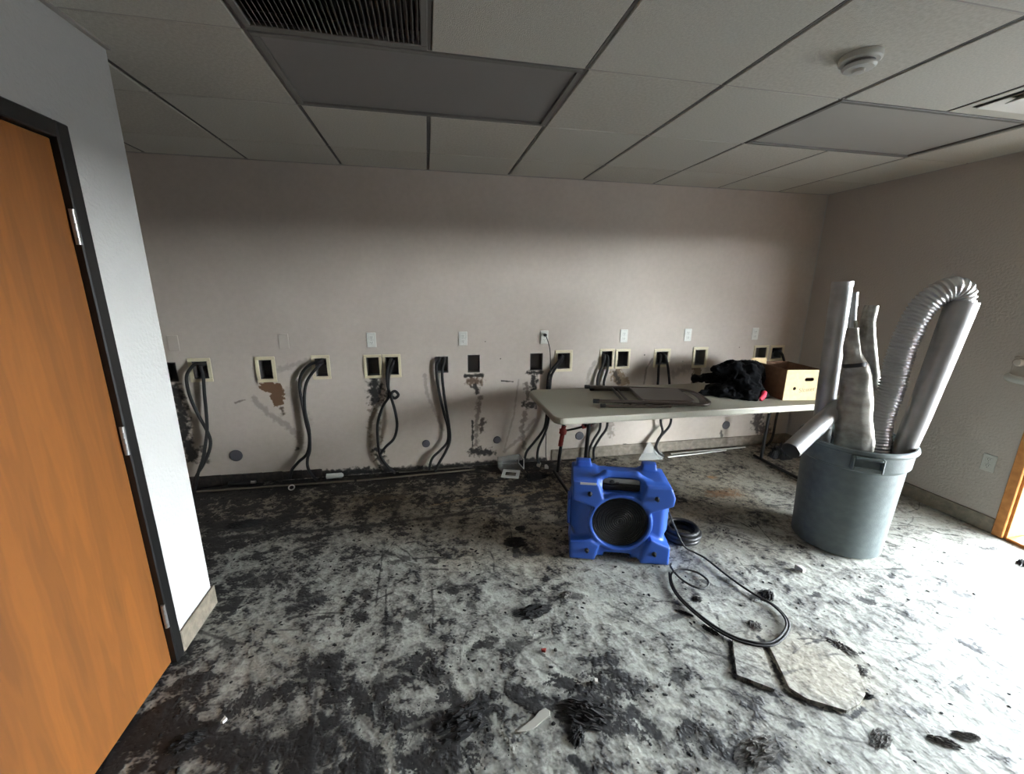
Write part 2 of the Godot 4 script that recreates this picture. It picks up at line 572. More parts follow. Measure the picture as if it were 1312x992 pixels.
func floor_dirt_map() -> void:
	# how filthy the floor is (x, z, dirt, brown), surveyed on site
	var s := [
		-2.08, 0.39, 0.85, 0.5, -1.53, 0.49, 0.72, 0.5, -0.99, 0.48, 0.62, 0.6, -0.40, 0.46, 0.66, 0.6, 0.21, 0.57, 0.72, 0.7, 0.06, 0.11, 0.72, 0.6, -2.25, 0.0, 0.95, 0.2, -1.33, 0.09, 0.95, 0.2,
		-0.63, 0.07, 0.9, 0.3, -2.01, 0.79, 0.80, 0.1, -1.43, 0.90, 0.60, 0.1, -0.86, 0.82, 0.55, 0.3, -0.19, 0.84, 0.5, 0.4, -1.79, 1.13, 0.60, 0.0, -1.34, 1.28, 0.50, 0.0, -0.93, 1.23, 0.42, 0.0,
		-0.46, 1.16, 0.42, 0.3, -0.01, 1.17, 0.50, 0.5, -1.72, 1.75, 0.70, 0.0, -1.67, 2.05, 0.80, 0.0, -1.61, 1.56, 0.55, 0.0, -1.42, 1.81, 0.50, 0.0, -1.17, 1.97, 0.58, 0.0, -1.24, 2.19, 0.76, 0.0,
		-0.98, 2.21, 0.76, 0.0, -1.14, 1.65, 0.45, 0.0, -0.90, 1.60, 0.40, 0.0, -0.87, 1.92, 0.50, 0.0, -0.68, 2.22, 0.68, 0.0, -0.67, 2.03, 0.45, 0.0, -0.42, 1.58, 0.35, 0.0, -0.20, 2.01, 0.40, 0.0,
		-0.46, 1.92, 0.45, 0.0, -0.46, 2.29, 0.50, 0.0, -0.15, 2.26, 0.62, 0.0, -0.32, 2.41, 0.40, 0.0, 0.31, 1.72, 0.25, 0.0, 0.20, 2.09, 0.35, 0.0, 0.04, 2.27, 0.45, 0.0, 0.17, 2.38, 0.50, 0.0,
		-0.05, 2.45, 0.30, 0.0, 0.33, 2.47, 0.45, 0.0, 0.76, 1.75, 0.25, 0.0, 0.45, 2.28, 0.35, 0.0, 1.13, 1.88, 0.30, 0.0, 0.89, 2.33, 0.20, 0.4, 0.51, 2.53, 0.35, 0.0, 0.80, 2.56, 0.20, 0.0,
		1.43, 2.04, 0.28, 0.0, 1.96, 2.03, 0.22, 0.0, 1.46, 2.37, 0.10, 0.0, 1.49, 2.55, 0.08, 0.0, 2.37, 2.11, 0.10, 0.0, 1.05, 2.63, 0.12, 0.0, 2.69, 1.76, 0.15, 0.1, 1.57, 0.39, 0.35, 0.5,
		2.13, 0.49, 0.30, 0.4, 1.59, 0.96, 0.35, 0.6, 1.17, 0.99, 0.40, 0.5, 1.95, 1.02, 0.35, 0.2, 1.28, 1.41, 0.30, 0.2, 2.71, 0.23, 0.50, 0.4]
	dens.resize(DW * DH * 2)
	for j in DH:
		for i in DW:
			var x := FX0 + (i + 0.5) / DW * FSX
			var z := FZ0 + (j + 0.5) / DH * FSZ
			var wsum := 0.0
			var d := 0.0
			var b := 0.0
			for k in range(0, s.size(), 4):
				var r2: float = (x - s[k]) * (x - s[k]) + (z - s[k + 1]) * (z - s[k + 1]) + 0.003
				var w := 1.0 / (r2 * r2)
				wsum += w
				d += w * s[k + 2]
				b += w * s[k + 3]
			dens[(j * DW + i) * 2] = int(255 * d / wsum)
			dens[(j * DW + i) * 2 + 1] = int(255 * b / wsum)


func make_floor() -> void:
	floor_dirt_map()
	var c := Canvas.new()
	c.w = 2048
	c.h = 1280
	c.o = Vector2(FX0, FZ0)
	c.s = c.w / FSX
	c.rough = noise_bytes(c.w, c.h, 0.03, 5, 51)
	var n1 := noise_bytes(c.w, c.h, 0.011, 6, 52)
	var n2 := noise_bytes(c.w, c.h, 0.045, 4, 53)
	var n3 := noise_bytes(c.w, c.h, 0.02, 4, 54, true)
	var n5 := noise_bytes(c.w, c.h, 0.16, 3, 56)
	# scraped streaks: noise drawn out along one direction
	var st := FastNoiseLite.new()
	st.seed = 55
	st.frequency = 0.05
	st.fractal_octaves = 3
	var stim := st.get_image(c.w / 6, c.h)
	stim.resize(c.w, c.h, Image.INTERPOLATE_BILINEAR)
	var n4 := stim.get_data()
	var dm := Image.create_from_data(DW, DH, false, Image.FORMAT_RG8, dens)
	dm.resize(c.w, c.h, Image.INTERPOLATE_CUBIC)
	var dd := dm.get_data()
	var total := c.w * c.h
	var data := PackedByteArray()
	data.resize(total * 3)
	var hgt := PackedByteArray()
	hgt.resize(total)
	for i in total:
		var dirt := dd[i * 2] / 255.0
		var brown := dd[i * 2 + 1] / 255.0
		var a := n1[i] / 255.0 - 0.5
		var b := n2[i] / 255.0 - 0.5
		var r := n3[i] / 255.0
		var q := n4[i] / 255.0 - 0.5
		var g5 := n5[i] / 255.0 - 0.5
		var t := dirt + a * 0.85 + b * 0.75 + q * 0.30 + g5 * 0.45
		var black := smoothstep(0.60, 0.80, t)
		var grime := smoothstep(0.12, 0.66, t + b * 0.3 + g5 * 0.3) * 0.72
		# thin dark scratches and cracks
		var scr := smoothstep(0.80, 0.93, r + a * 0.25) * (0.25 + dirt * 0.7)
		var lr := 172.0 + b * 40.0 + q * 34.0 + g5 * 34.0
		var lg := 173.0 + b * 40.0 + q * 34.0 + g5 * 34.0
		var lb := 164.0 + b * 40.0 + q * 32.0 + g5 * 34.0
		# tan subfloor shows where the covering is gone
		lr = lerpf(lr, 158.0 + a * 40.0, brown * 0.7)
		lg = lerpf(lg, 134.0 + a * 40.0, brown * 0.7)
		lb = lerpf(lb, 100.0 + a * 30.0, brown * 0.7)
		lr = lerpf(lr, 84.0 + brown * 10.0, grime)
		lg = lerpf(lg, 82.0, grime)
		lb = lerpf(lb, 79.0 - brown * 14.0, grime)
		var k := maxf(black, scr * 0.8)
		var bl := 19.0 + b * 26.0
		data[i * 3] = clampi(int(lerpf(lr, bl + brown * 10.0, k)), 0, 255)
		data[i * 3 + 1] = clampi(int(lerpf(lg, bl + brown * 3.0, k)), 0, 255)
		data[i * 3 + 2] = clampi(int(lerpf(lb, bl + 1.0 - brown * 4.0, k)), 0, 255)
		hgt[i] = clampi(int(90.0 + k * 60.0 + b * 120.0 - scr * 50.0), 0, 255)
	c.data = data
	c.fine = n5
	var black := Color(0.07, 0.068, 0.07)
	var pale := Color(0.66, 0.66, 0.62)
	# the edge of the strip where the machines stood, and the soot line at the wall
	c.blot([Vector2(-2.95, 0.78), Vector2(-2.0, 0.79), Vector2(-1.5, 0.80), Vector2(-0.9, 0.80)], 0.035, black, 0.8, 0.8)
	c.blot([Vector2(-0.9, 0.79), Vector2(-0.2, 0.76), Vector2(0.3, 0.70)], 0.02, black, 0.65, 0.9)
	c.blot([Vector2(-2.95, 0.10), Vector2(-1.2, 0.08), Vector2(0.4, 0.06)], 0.09, black, 0.85, 0.7)
	c.blot([Vector2(-2.1, 0.62), Vector2(-1.75, 0.66)], 0.09, black, 0.85, 0.8)
	c.blot([Vector2(-1.72, 0.75), Vector2(-1.62, 0.45)], 0.035, black, 0.8, 0.7)
	c.blot([Vector2(-0.95, 0.75), Vector2(-0.88, 0.25)], 0.03, black, 0.6, 0.9)
	# pale lines across the strip
	c.blot([Vector2(-0.7, 0.62), Vector2(-0.35, 0.55), Vector2(0.0, 0.58), Vector2(0.25, 0.52)], 0.014, Color(0.60, 0.53, 0.42), 0.8, 0.9)
	c.blot([Vector2(-1.25, 0.40), Vector2(-0.9, 0.46)], 0.05, Color(0.40, 0.35, 0.26), 0.6, 0.9)
	c.blot([Vector2(-0.55, 0.72), Vector2(-0.2, 0.70)], 0.010, pale, 0.7, 0.9)
	# spills: the round black one and others
	c.blot([Vector2(-0.20, 1.17), Vector2(-0.16, 1.18)], 0.055, black, 1.0, 0.35)
	c.blot([Vector2(-0.10, 1.03)], 0.034, black, 1.0, 0.35)
	c.blot([Vector2(-0.17, 1.05), Vector2(-0.18, 1.14)], 0.008, black, 0.9, 0.5)
	c.blot([Vector2(-0.20, 1.30), Vector2(-0.05, 1.32)], 0.025, black, 0.8, 1.2)
	c.blot([Vector2(-0.28, 1.74), Vector2(-0.20, 1.765), Vector2(-0.11, 1.72)], 0.045, black, 0.95, 0.7)
	c.blot([Vector2(-0.66, 2.20), Vector2(-0.52, 2.22)], 0.085, black, 0.95, 0.9)
	c.blot([Vector2(-0.23, 2.24), Vector2(-0.05, 2.26)], 0.075, black, 0.9, 1.0)
	c.blot([Vector2(-0.20, 2.33), Vector2(-0.12, 2.28)], 0.04, black, 1.0, 0.8)
	c.blot([Vector2(-0.22, 2.42), Vector2(-0.18, 2.47)], 0.03, black, 1.0, 0.8)
	c.blot([Vector2(0.05, 2.30), Vector2(0.12, 2.42)], 0.03, black, 0.95, 0.9)
	c.blot([Vector2(0.30, 2.50), Vector2(0.48, 2.52)], 0.05, black, 0.9, 1.0)
	c.blot([Vector2(-1.30, 2.18), Vector2(-1.05, 2.20)], 0.10, black, 0.9, 0.9)
	for sp in [[-0.78, 2.18, 0.05], [-0.62, 2.12, 0.035], [-0.68, 2.32, 0.06], [-0.50, 2.14, 0.03], [-0.02, 2.18, 0.05], [0.0, 2.34, 0.045], [0.12, 2.22, 0.035], [-0.16, 2.14, 0.035], [-0.88, 2.28, 0.07], [0.24, 2.42, 0.04], [-0.95, 2.05, 0.05], [-1.15, 1.88, 0.06], [-0.72, 1.92, 0.04], [-1.38, 1.98, 0.05], [-0.36, 2.14, 0.025], [-1.05, 1.62, 0.035], [-1.3, 1.45, 0.05], [-1.55, 1.25, 0.07]]:
		c.blot([Vector2(sp[0] - sp[2] * 0.7, sp[1]), Vector2(sp[0] + sp[2] * 0.7, sp[1] + sp[2] * 0.3)], sp[2], Color(0.10, 0.098, 0.10), 0.92, 1.3, 0.25)
	# broom sweeps and scraped clean patches
	for sw in [[-1.66, 1.55, -1.50, 1.72, -1.36, 1.90], [-1.60, 1.53, -1.42, 1.70, -1.27, 1.84], [-1.50, 1.56, -1.33, 1.70, -1.20, 1.80]]:
		c.blot([Vector2(sw[0], sw[1]), Vector2(sw[2], sw[3]), Vector2(sw[4], sw[5])], 0.022, Color(0.55, 0.54, 0.50), 0.75, 0.9)
	for sw in [[-0.40, 2.29, -0.26, 2.26, 0.035], [-0.47, 2.22, -0.42, 2.34, 0.02], [-0.85, 2.22, -0.82, 2.40, 0.028], [-0.10, 1.60, 0.04, 1.55, 0.03], [-0.62, 1.98, -0.55, 2.12, 0.028], [-0.30, 1.85, -0.22, 1.90, 0.04], [0.05, 1.85, 0.22, 1.92, 0.05], [-0.02, 2.40, 0.0, 2.52, 0.05], [0.15, 2.25, 0.25, 2.32, 0.04]]:
		c.blot([Vector2(sw[0], sw[1]), Vector2(sw[2], sw[3])], sw[4], pale, 0.8, 0.7)
	# scraper marks and hair-thin dark drags, everywhere
	var sr := RandomNumberGenerator.new()
	sr.seed = 77
	for k in 520:
		var x := sr.randf_range(-1.7, 2.9)
		var z := sr.randf_range(0.9, 3.3)
		var an := sr.randf_range(-0.5, 1.3) if sr.randf() < 0.75 else sr.randf_range(0.0, PI)
		var ln := sr.randf_range(0.03, 0.16)
		var e := Vector2(cos(an), sin(an)) * ln
		var bend := Vector2(-e.y, e.x) * sr.randf_range(-0.25, 0.25)
		var pts := [Vector2(x, z) - e, Vector2(x, z) + bend, Vector2(x, z) + e]
		if k % 5 < 2:
			c.blot(pts, sr.randf_range(0.006, 0.016), Color(0.64, 0.64, 0.60), sr.randf_range(0.25, 0.6), 1.0)
		elif k % 5 < 4:
			c.blot(pts, sr.randf_range(0.003, 0.009), Color(0.14, 0.135, 0.13), sr.randf_range(0.35, 0.8), 1.0)
		else:
			c.blot([Vector2(x, z) - e * 0.25, Vector2(x, z) + e * 0.25], sr.randf_range(0.012, 0.035), Color(0.09, 0.088, 0.088), sr.randf_range(0.5, 0.9), 1.0, 0.4)
	# seams of the old tiles
	for sw in [[-0.98, 1.12, -0.97, 1.55], [-0.93, 1.45, -0.90, 1.80]]:
		c.blot([Vector2(sw[0], sw[1]), Vector2(sw[2], sw[3])], 0.006, black, 0.7, 0.9)
	# gaps beside the lifted tile pieces
	c.blot([Vector2(0.648, 2.09), Vector2(0.54, 2.255)], 0.011, black, 1.0, 0.9)
	c.blot([Vector2(0.56, 2.275), Vector2(0.655, 2.355)], 0.011, black, 1.0, 1.0)
	c.blot([Vector2(0.80, 2.10), Vector2(0.77, 2.2), Vector2(0.70, 2.345)], 0.013, black, 1.0, 1.0)
	c.blot([Vector2(0.70, 2.355), Vector2(0.74, 2.41), Vector2(0.86, 2.482), Vector2(0.94, 2.465)], 0.011, black, 1.0, 1.0)
	# rust under the table
	c.blot([Vector2(1.50, 0.84), Vector2(1.66, 0.86)], 0.07, Color(0.45, 0.27, 0.13), 0.6, 0.9)
	c.blot([Vector2(1.68, 0.58)], 0.04, Color(0.62, 0.40, 0.20), 0.6, 0.9)
	var hi := Image.create_from_data(c.w, c.h, false, Image.FORMAT_L8, hgt)
	hi.bump_map_to_normal_map(5.0)
	var m := mat("floor_grime", Color(1, 1, 1), 0.72)
	m.albedo_texture = c.texture()
	m.normal_enabled = true
	m.normal_scale = 0.5
	m.normal_texture = ImageTexture.create_from_image(hi)
	# the slab: a softly uneven top with thickness below
	var st2 := SurfaceTool.new()
	st2.begin(Mesh.PRIMITIVE_TRIANGLES)
	st2.set_smooth_group(1)
	var nx := 240
	var nz := 150
	for j in nz + 1:
		for i in nx + 1:
			var u := Vector2(float(i) / nx, float(j) / nz)
			var at := clampi(int(u.y * (c.h - 1)), 0, c.h - 1) * c.w + clampi(int(u.x * (c.w - 1)), 0, c.w - 1)
			var y := -0.004 + (n1[at] / 255.0 - 0.5) * 0.006 + (n2[at] / 255.0 - 0.5) * 0.004
			st2.set_uv(u)
			st2.add_vertex(Vector3(FX0 + u.x * FSX, y, FZ0 + u.y * FSZ))
	for j in nz:
		for i in nx:
			var a := j * (nx + 1) + i
			for k in [a, a + 1, a + nx + 2, a, a + nx + 2, a + nx + 1]:
				st2.add_index(k)
	st2.generate_normals()
	st2.generate_tangents()
	var fl := struct("floor", st2.commit(), m)
	var slab := G.new()
	slab.span(Vector3(-3.2, -0.2, -0.3), Vector3(XR + 0.14, -0.014, 6.2), 0.0)
	obj("slab", slab, mats["plaster"], fl)
	var rest := G.new()
	rest.span(Vector3(-3.2, -0.013, FZ0 + FSZ - 0.01), Vector3(XR, -0.004, 6.2), 0.0)
	obj("rear_floor", rest, mats["ash_board"], fl)
	# lifted pieces of old tile
	var pieces := [
		[[0.662, 2.092], [0.552, 2.255], [0.656, 2.340], [0.72, 2.24], [0.785, 2.118], [0.72, 2.10]],
		[[0.812, 2.13], [0.765, 2.245], [0.72, 2.345], [0.75, 2.398], [0.859, 2.466], [0.94, 2.452], [1.0, 2.425], [1.10, 2.31], [1.105, 2.18], [0.994, 2.105], [0.90, 2.10]]]
	for pc in pieces:
		var g := G.new()
		var top := []
		var ctr := Vector3.ZERO
		for p in pc:
			var lift := clampf(0.009 - (p[0] - 0.55) * 0.012 + (p[1] - 2.2) * 0.015, 0.001, 0.011)
			top.append(Vector3(p[0], lift, p[1]))
			ctr += top[-1] / pc.size()
		var uvof := func(v: Vector3) -> Vector2: return Vector2((v.x - FX0) / FSX, (v.z - FZ0) / FSZ)
		for i in top.size():
			var a: Vector3 = top[i]
			var b: Vector3 = top[(i + 1) % top.size()]
			g.tri(ctr, a, b, Vector3.UP, -1, uvof.call(ctr), uvof.call(a), uvof.call(b))
			var a0 := Vector3(a.x, -0.006, a.z)
			var b0 := Vector3(b.x, -0.006, b.z)
			g.quv(a, b, b0, a0, (a + b) * 0.5 - ctr, [uvof.call(a), uvof.call(b), uvof.call(b), uvof.call(a)])
		var o := obj("tile_piece", g, m, fl)
		o.mesh = with_tangents(o.mesh)


func with_tangents(me: Mesh) -> ArrayMesh:
	var st := SurfaceTool.new()
	st.create_from(me, 0)
	st.generate_tangents()
	return st.commit()


# ---------------------------------------------------------------- walls
const BOXES := [
	# x0, x1, y0, y1 of each opening behind the washers
	[-2.575, -2.495, 0.865, 1.005], [-2.385, -2.285, 0.880, 1.010], [-1.935, -1.845, 0.862, 1.010], [-1.535, -1.450, 0.870, 1.012],
	[-1.150, -1.055, 0.862, 1.010], [-1.005, -0.905, 0.862, 1.010], [-0.605, -0.505, 0.868, 1.000], [-0.335, -0.240, 0.862, 1.008],
	[0.205, 0.312, 0.862, 1.008], [0.450, 0.560, 0.868, 1.008], [0.862, 0.960, 0.872, 1.015], [1.015, 1.115, 0.872, 1.010],
	[1.400, 1.515, 0.880, 1.000], [1.800, 1.905, 0.862, 1.008], [2.455, 2.575, 0.905, 1.015], [2.640, 2.755, 0.905, 1.012]]


func make_back_wall() -> void:
	var c := Canvas.new()
	c.w = 2048
	c.h = 824
	c.o = Vector2(-3.0, 0.0)
	c.s = c.w / 5.978
	c.rough = noise_bytes(c.w, c.h, 0.055, 5, 61)
	var n1 := noise_bytes(c.w, c.h, 0.004, 4, 62)
	var n2 := noise_bytes(c.w, c.h, 0.05, 3, 63)
	c.data.resize(c.w * c.h * 3)
	var d := c.data
	for i in c.w * c.h:
		var y := float(i / c.w) / c.s
		var k := (n1[i] / 255.0 - 0.5) * 10.0 + (n2[i] / 255.0 - 0.5) * 7.0
		# grubbier towards the splash zone where the machines stood
		var low := smoothstep(0.95, 0.2, y) * (n1[i] / 255.0) * 22.0
		d[i * 3] = int(196 + k - low)
		d[i * 3 + 1] = int(185 + k - low)
		d[i * 3 + 2] = int(174 + k - low * 1.2)
	c.data = d
	var black := Color(0.06, 0.055, 0.05)
	var brown := Color(0.36, 0.25, 0.16)
	var grey := Color(0.42, 0.38, 0.35)
	var V := func(l: Array) -> Array:
		var o := []
		for i in range(0, l.size(), 2):
			o.append(Vector2(l[i], l[i + 1]))
		return o
	# mould column at the far left
	c.blot(V.call([-2.53, 0.80, -2.52, 0.6, -2.53, 0.42, -2.50, 0.25]), 0.065, black, 0.95, 0.6)
	c.blot(V.call([-2.42, 0.32, -2.41, 0.22]), 0.03, black, 0.6, 0.8)
	# torn paper under the empty box
	c.blot(V.call([-1.90, 0.80, -1.84, 0.78, -1.84, 0.68]), 0.05, brown, 0.9, 0.45, 0.15)
	c.blot(V.call([-1.82, 0.62, -1.81, 0.57]), 0.02, Color(0.25, 0.20, 0.16), 0.8, 0.7)
	c.blot(V.call([-2.0, 0.70, -1.92, 0.58, -1.80, 0.48, -1.72, 0.38, -1.70, 0.24]), 0.035, grey, 0.35, 0.7, 0.8)
	c.blot(V.call([-1.74, 0.27]), 0.022, black, 0.6, 0.6)
	c.blot(V.call([-2.14, 0.68, -2.07, 0.70]), 0.010, grey, 0.7, 0.8)
	c.blot(V.call([-1.80, 0.93, -1.60, 0.99]), 0.03, grey, 0.25, 0.6, 0.8)
	c.blot(V.call([-1.75, 0.75, -1.64, 0.50]), 0.05, grey, 0.2, 0.6, 0.8)
	# scorch under the double box
	c.blot(V.call([-1.10, 0.78, -1.10, 0.66]), 0.075, black, 0.95, 0.6)
	c.blot(V.call([-1.12, 0.84, -1.08, 0.84]), 0.03, black, 0.8, 0.8)
	c.blot(V.call([-1.00, 0.70]), 0.035, black, 0.8, 0.6)
	c.blot(V.call([-1.13, 0.55, -1.12, 0.2]), 0.055, Color(0.30, 0.25, 0.20), 0.45, 0.9, 0.7)
	c.blot(V.call([-1.14, 0.22, -1.08, 0.20]), 0.03, black, 0.9, 0.7)
	c.blot(V.call([-1.10, 0.15, -1.07, 0.05]), 0.05, black, 0.8, 0.9)
	# faint arcs rubbed by hoses
	c.blot(V.call([-0.70, 0.85, -0.69, 0.70, -0.62, 0.50, -0.56, 0.36]), 0.02, grey, 0.35, 0.6, 0.8)
	c.blot(V.call([0.10, 0.78, 0.06, 0.45, -0.02, 0.15]), 0.012, grey, 0.3, 0.6, 0.8)
	c.blot(V.call([0.25, 0.40, 0.10, 0.22, -0.02, 0.12]), 0.02, grey, 0.4, 0.6, 0.8)
	c.blot(V.call([0.80, 0.92, 0.74, 0.80, 0.75, 0.68]), 0.025, grey, 0.35, 0.6, 0.8)
	c.blot(V.call([1.36, 0.93, 1.31, 0.84, 1.30, 0.70]), 0.012, grey, 0.6, 0.4, 0.6)
	# funnel of rot and drips under the empty frameless box
	c.blot(V.call([-0.36, 0.83, -0.22, 0.83]), 0.022, black, 0.9, 0.5)
	c.blot(V.call([-0.33, 0.78, -0.24, 0.78]), 0.045, Color(0.30, 0.23, 0.17), 0.85, 0.7)
	c.blot(V.call([-0.29, 0.74, -0.26, 0.68]), 0.03, black, 0.8, 0.8)
	c.blot(V.call([-0.24, 0.64, -0.26, 0.52, -0.27, 0.40, -0.28, 0.20]), 0.028, grey, 0.75, 0.9)
	c.blot(V.call([-0.22, 0.42, -0.23, 0.34]), 0.035, Color(0.20, 0.17, 0.15), 0.85, 0.8)
	c.blot(V.call([-0.31, 0.42, -0.31, 0.18]), 0.012, black, 0.8, 0.9)
	c.blot(V.call([-0.32, 0.14, -0.15, 0.12]), 0.05, black, 0.85, 0.8)
	c.blot(V.call([-0.05, 0.775, 0.05, 0.765]), 0.008, black, 0.8, 0.5)
	# the next one
	c.blot(V.call([0.18, 0.84, 0.31, 0.84]), 0.022, black, 0.9, 0.6)
	c.blot(V.call([0.24, 0.80, 0.23, 0.66]), 0.04, black, 0.85, 0.8)
	c.blot(V.call([0.17, 0.74, 0.19, 0.62]), 0.03, grey, 0.8, 0.9)
	c.blot(V.call([0.16, 0.56, 0.25, 0.54]), 0.035, black, 0.75, 1.0)
	c.blot(V.call([0.17, 0.48, 0.15, 0.40]), 0.035, grey, 0.7, 1.0)
	c.blot(V.call([0.14, 0.34, 0.16, 0.14]), 0.03, grey, 0.6, 1.0)
	# above and below the table
	c.blot(V.call([1.02, 0.80, 1.08, 0.72]), 0.07, Color(0.42, 0.33, 0.22), 0.65, 0.7, 0.5)
	c.blot(V.call([1.00, 0.82, 1.05, 0.72]), 0.03, black, 0.6, 0.7)
	c.blot(V.call([1.00, 0.48, 1.01, 0.40]), 0.018, black, 0.8, 0.8)
	c.blot(V.call([0.98, 0.38, 1.00, 0.22]), 0.05, grey, 0.5, 1.0)
	c.blot(V.call([1.84, 0.82, 1.84, 0.70]), 0.05, Color(0.33, 0.26, 0.19), 0.85, 0.6, 0.3)
	c.blot(V.call([1.60, 0.78, 1.75, 0.84]), 0.05, grey, 0.35, 0.7, 0.8)
	c.blot(V.call([1.95, 0.80, 2.15, 0.80]), 0.045, grey, 0.35, 0.7, 0.8)
	c.blot(V.call([1.86, 0.48, 1.96, 0.42]), 0.045, grey, 0.5, 1.1, 0.5)
	c.blot(V.call([2.20, 0.17, 2.21, 0.10]), 0.02, black, 0.6, 0.7)
	c.blot(V.call([2.62, 0.42, 2.60, 0.22, 2.75, 0.12]), 0.08, Color(0.16, 0.15, 0.15), 0.75, 0.8)
	for p in [[1.28, 0.97], [1.68, 0.90], [-0.06, 0.97], [2.27, 1.02], [-0.19, 1.12]]:
		c.blot([Vector2(p[0], p[1])], 0.008, black, 0.7, 0.4)
	# soot along the bottom where the base came off
	c.blot(V.call([-3.0, 0.02, -1.2, 0.02, 0.35, 0.01]), 0.035, black, 0.9, 0.5)
	c.blot(V.call([-1.75, 0.04, -1.2, 0.04]), 0.035, black, 0.8, 0.8)
	c.blot(V.call([1.15, 0.10, 1.32, 0.02]), 0.02, black, 0.8, 0.6)
	var m := mat("back_wall_paint", Color(1, 1, 1), 0.75)
	m.albedo_texture = c.texture()
	m.normal_enabled = true
	m.normal_texture = bump(0.06, 3, 4.0)
	m.normal_scale = 0.0
	m.normal_enabled = false
	# a skin with real holes, carried by a core behind the boxes
	var g := G.new()
	var xs := [-3.0, XR]
	var ys := [0.0, H + 0.04]
	for b in BOXES:
		xs.append_array([b[0], b[1]])
		ys.append_array([b[2], b[3]])
	xs.sort()
	ys.sort()
	var uvof := func(x: float, y: float) -> Vector2: return Vector2((x + 3.0) / 5.978, y / (c.h / c.s))
	for i in xs.size() - 1:
		if xs[i + 1] - xs[i] < 1e-5:
			continue
		var run := 0
		var xm: float = (xs[i] + xs[i + 1]) * 0.5
		var y0: float = ys[0]
		for j in ys.size() - 1:
			var ym: float = (ys[j] + ys[j + 1]) * 0.5
			var hole := false
			for b in BOXES:
				if xm > b[0] and xm < b[1] and ym > b[2] and ym < b[3]:
					hole = true
			if hole or j == ys.size() - 2:
				var y1: float = ys[j] if hole else ys[j + 1]
				if y1 - y0 > 1e-5:
					g.quv(Vector3(xs[i], y0, 0), Vector3(xs[i + 1], y0, 0), Vector3(xs[i + 1], y1, 0), Vector3(xs[i], y1, 0), Vector3.BACK, [uvof.call(xs[i], y0), uvof.call(xs[i + 1], y0), uvof.call(xs[i + 1], y1), uvof.call(xs[i], y1)])
			if hole:
				y0 = ys[j + 1]
	var wall := struct("wall_back", g, m)
	var core := G.new()
	core.span(Vector3(-3.14, -0.1, -0.24), Vector3(XR + 0.14, H + 0.2, -0.11), 0.0)
	obj("core", core, mats["plenum"], wall)


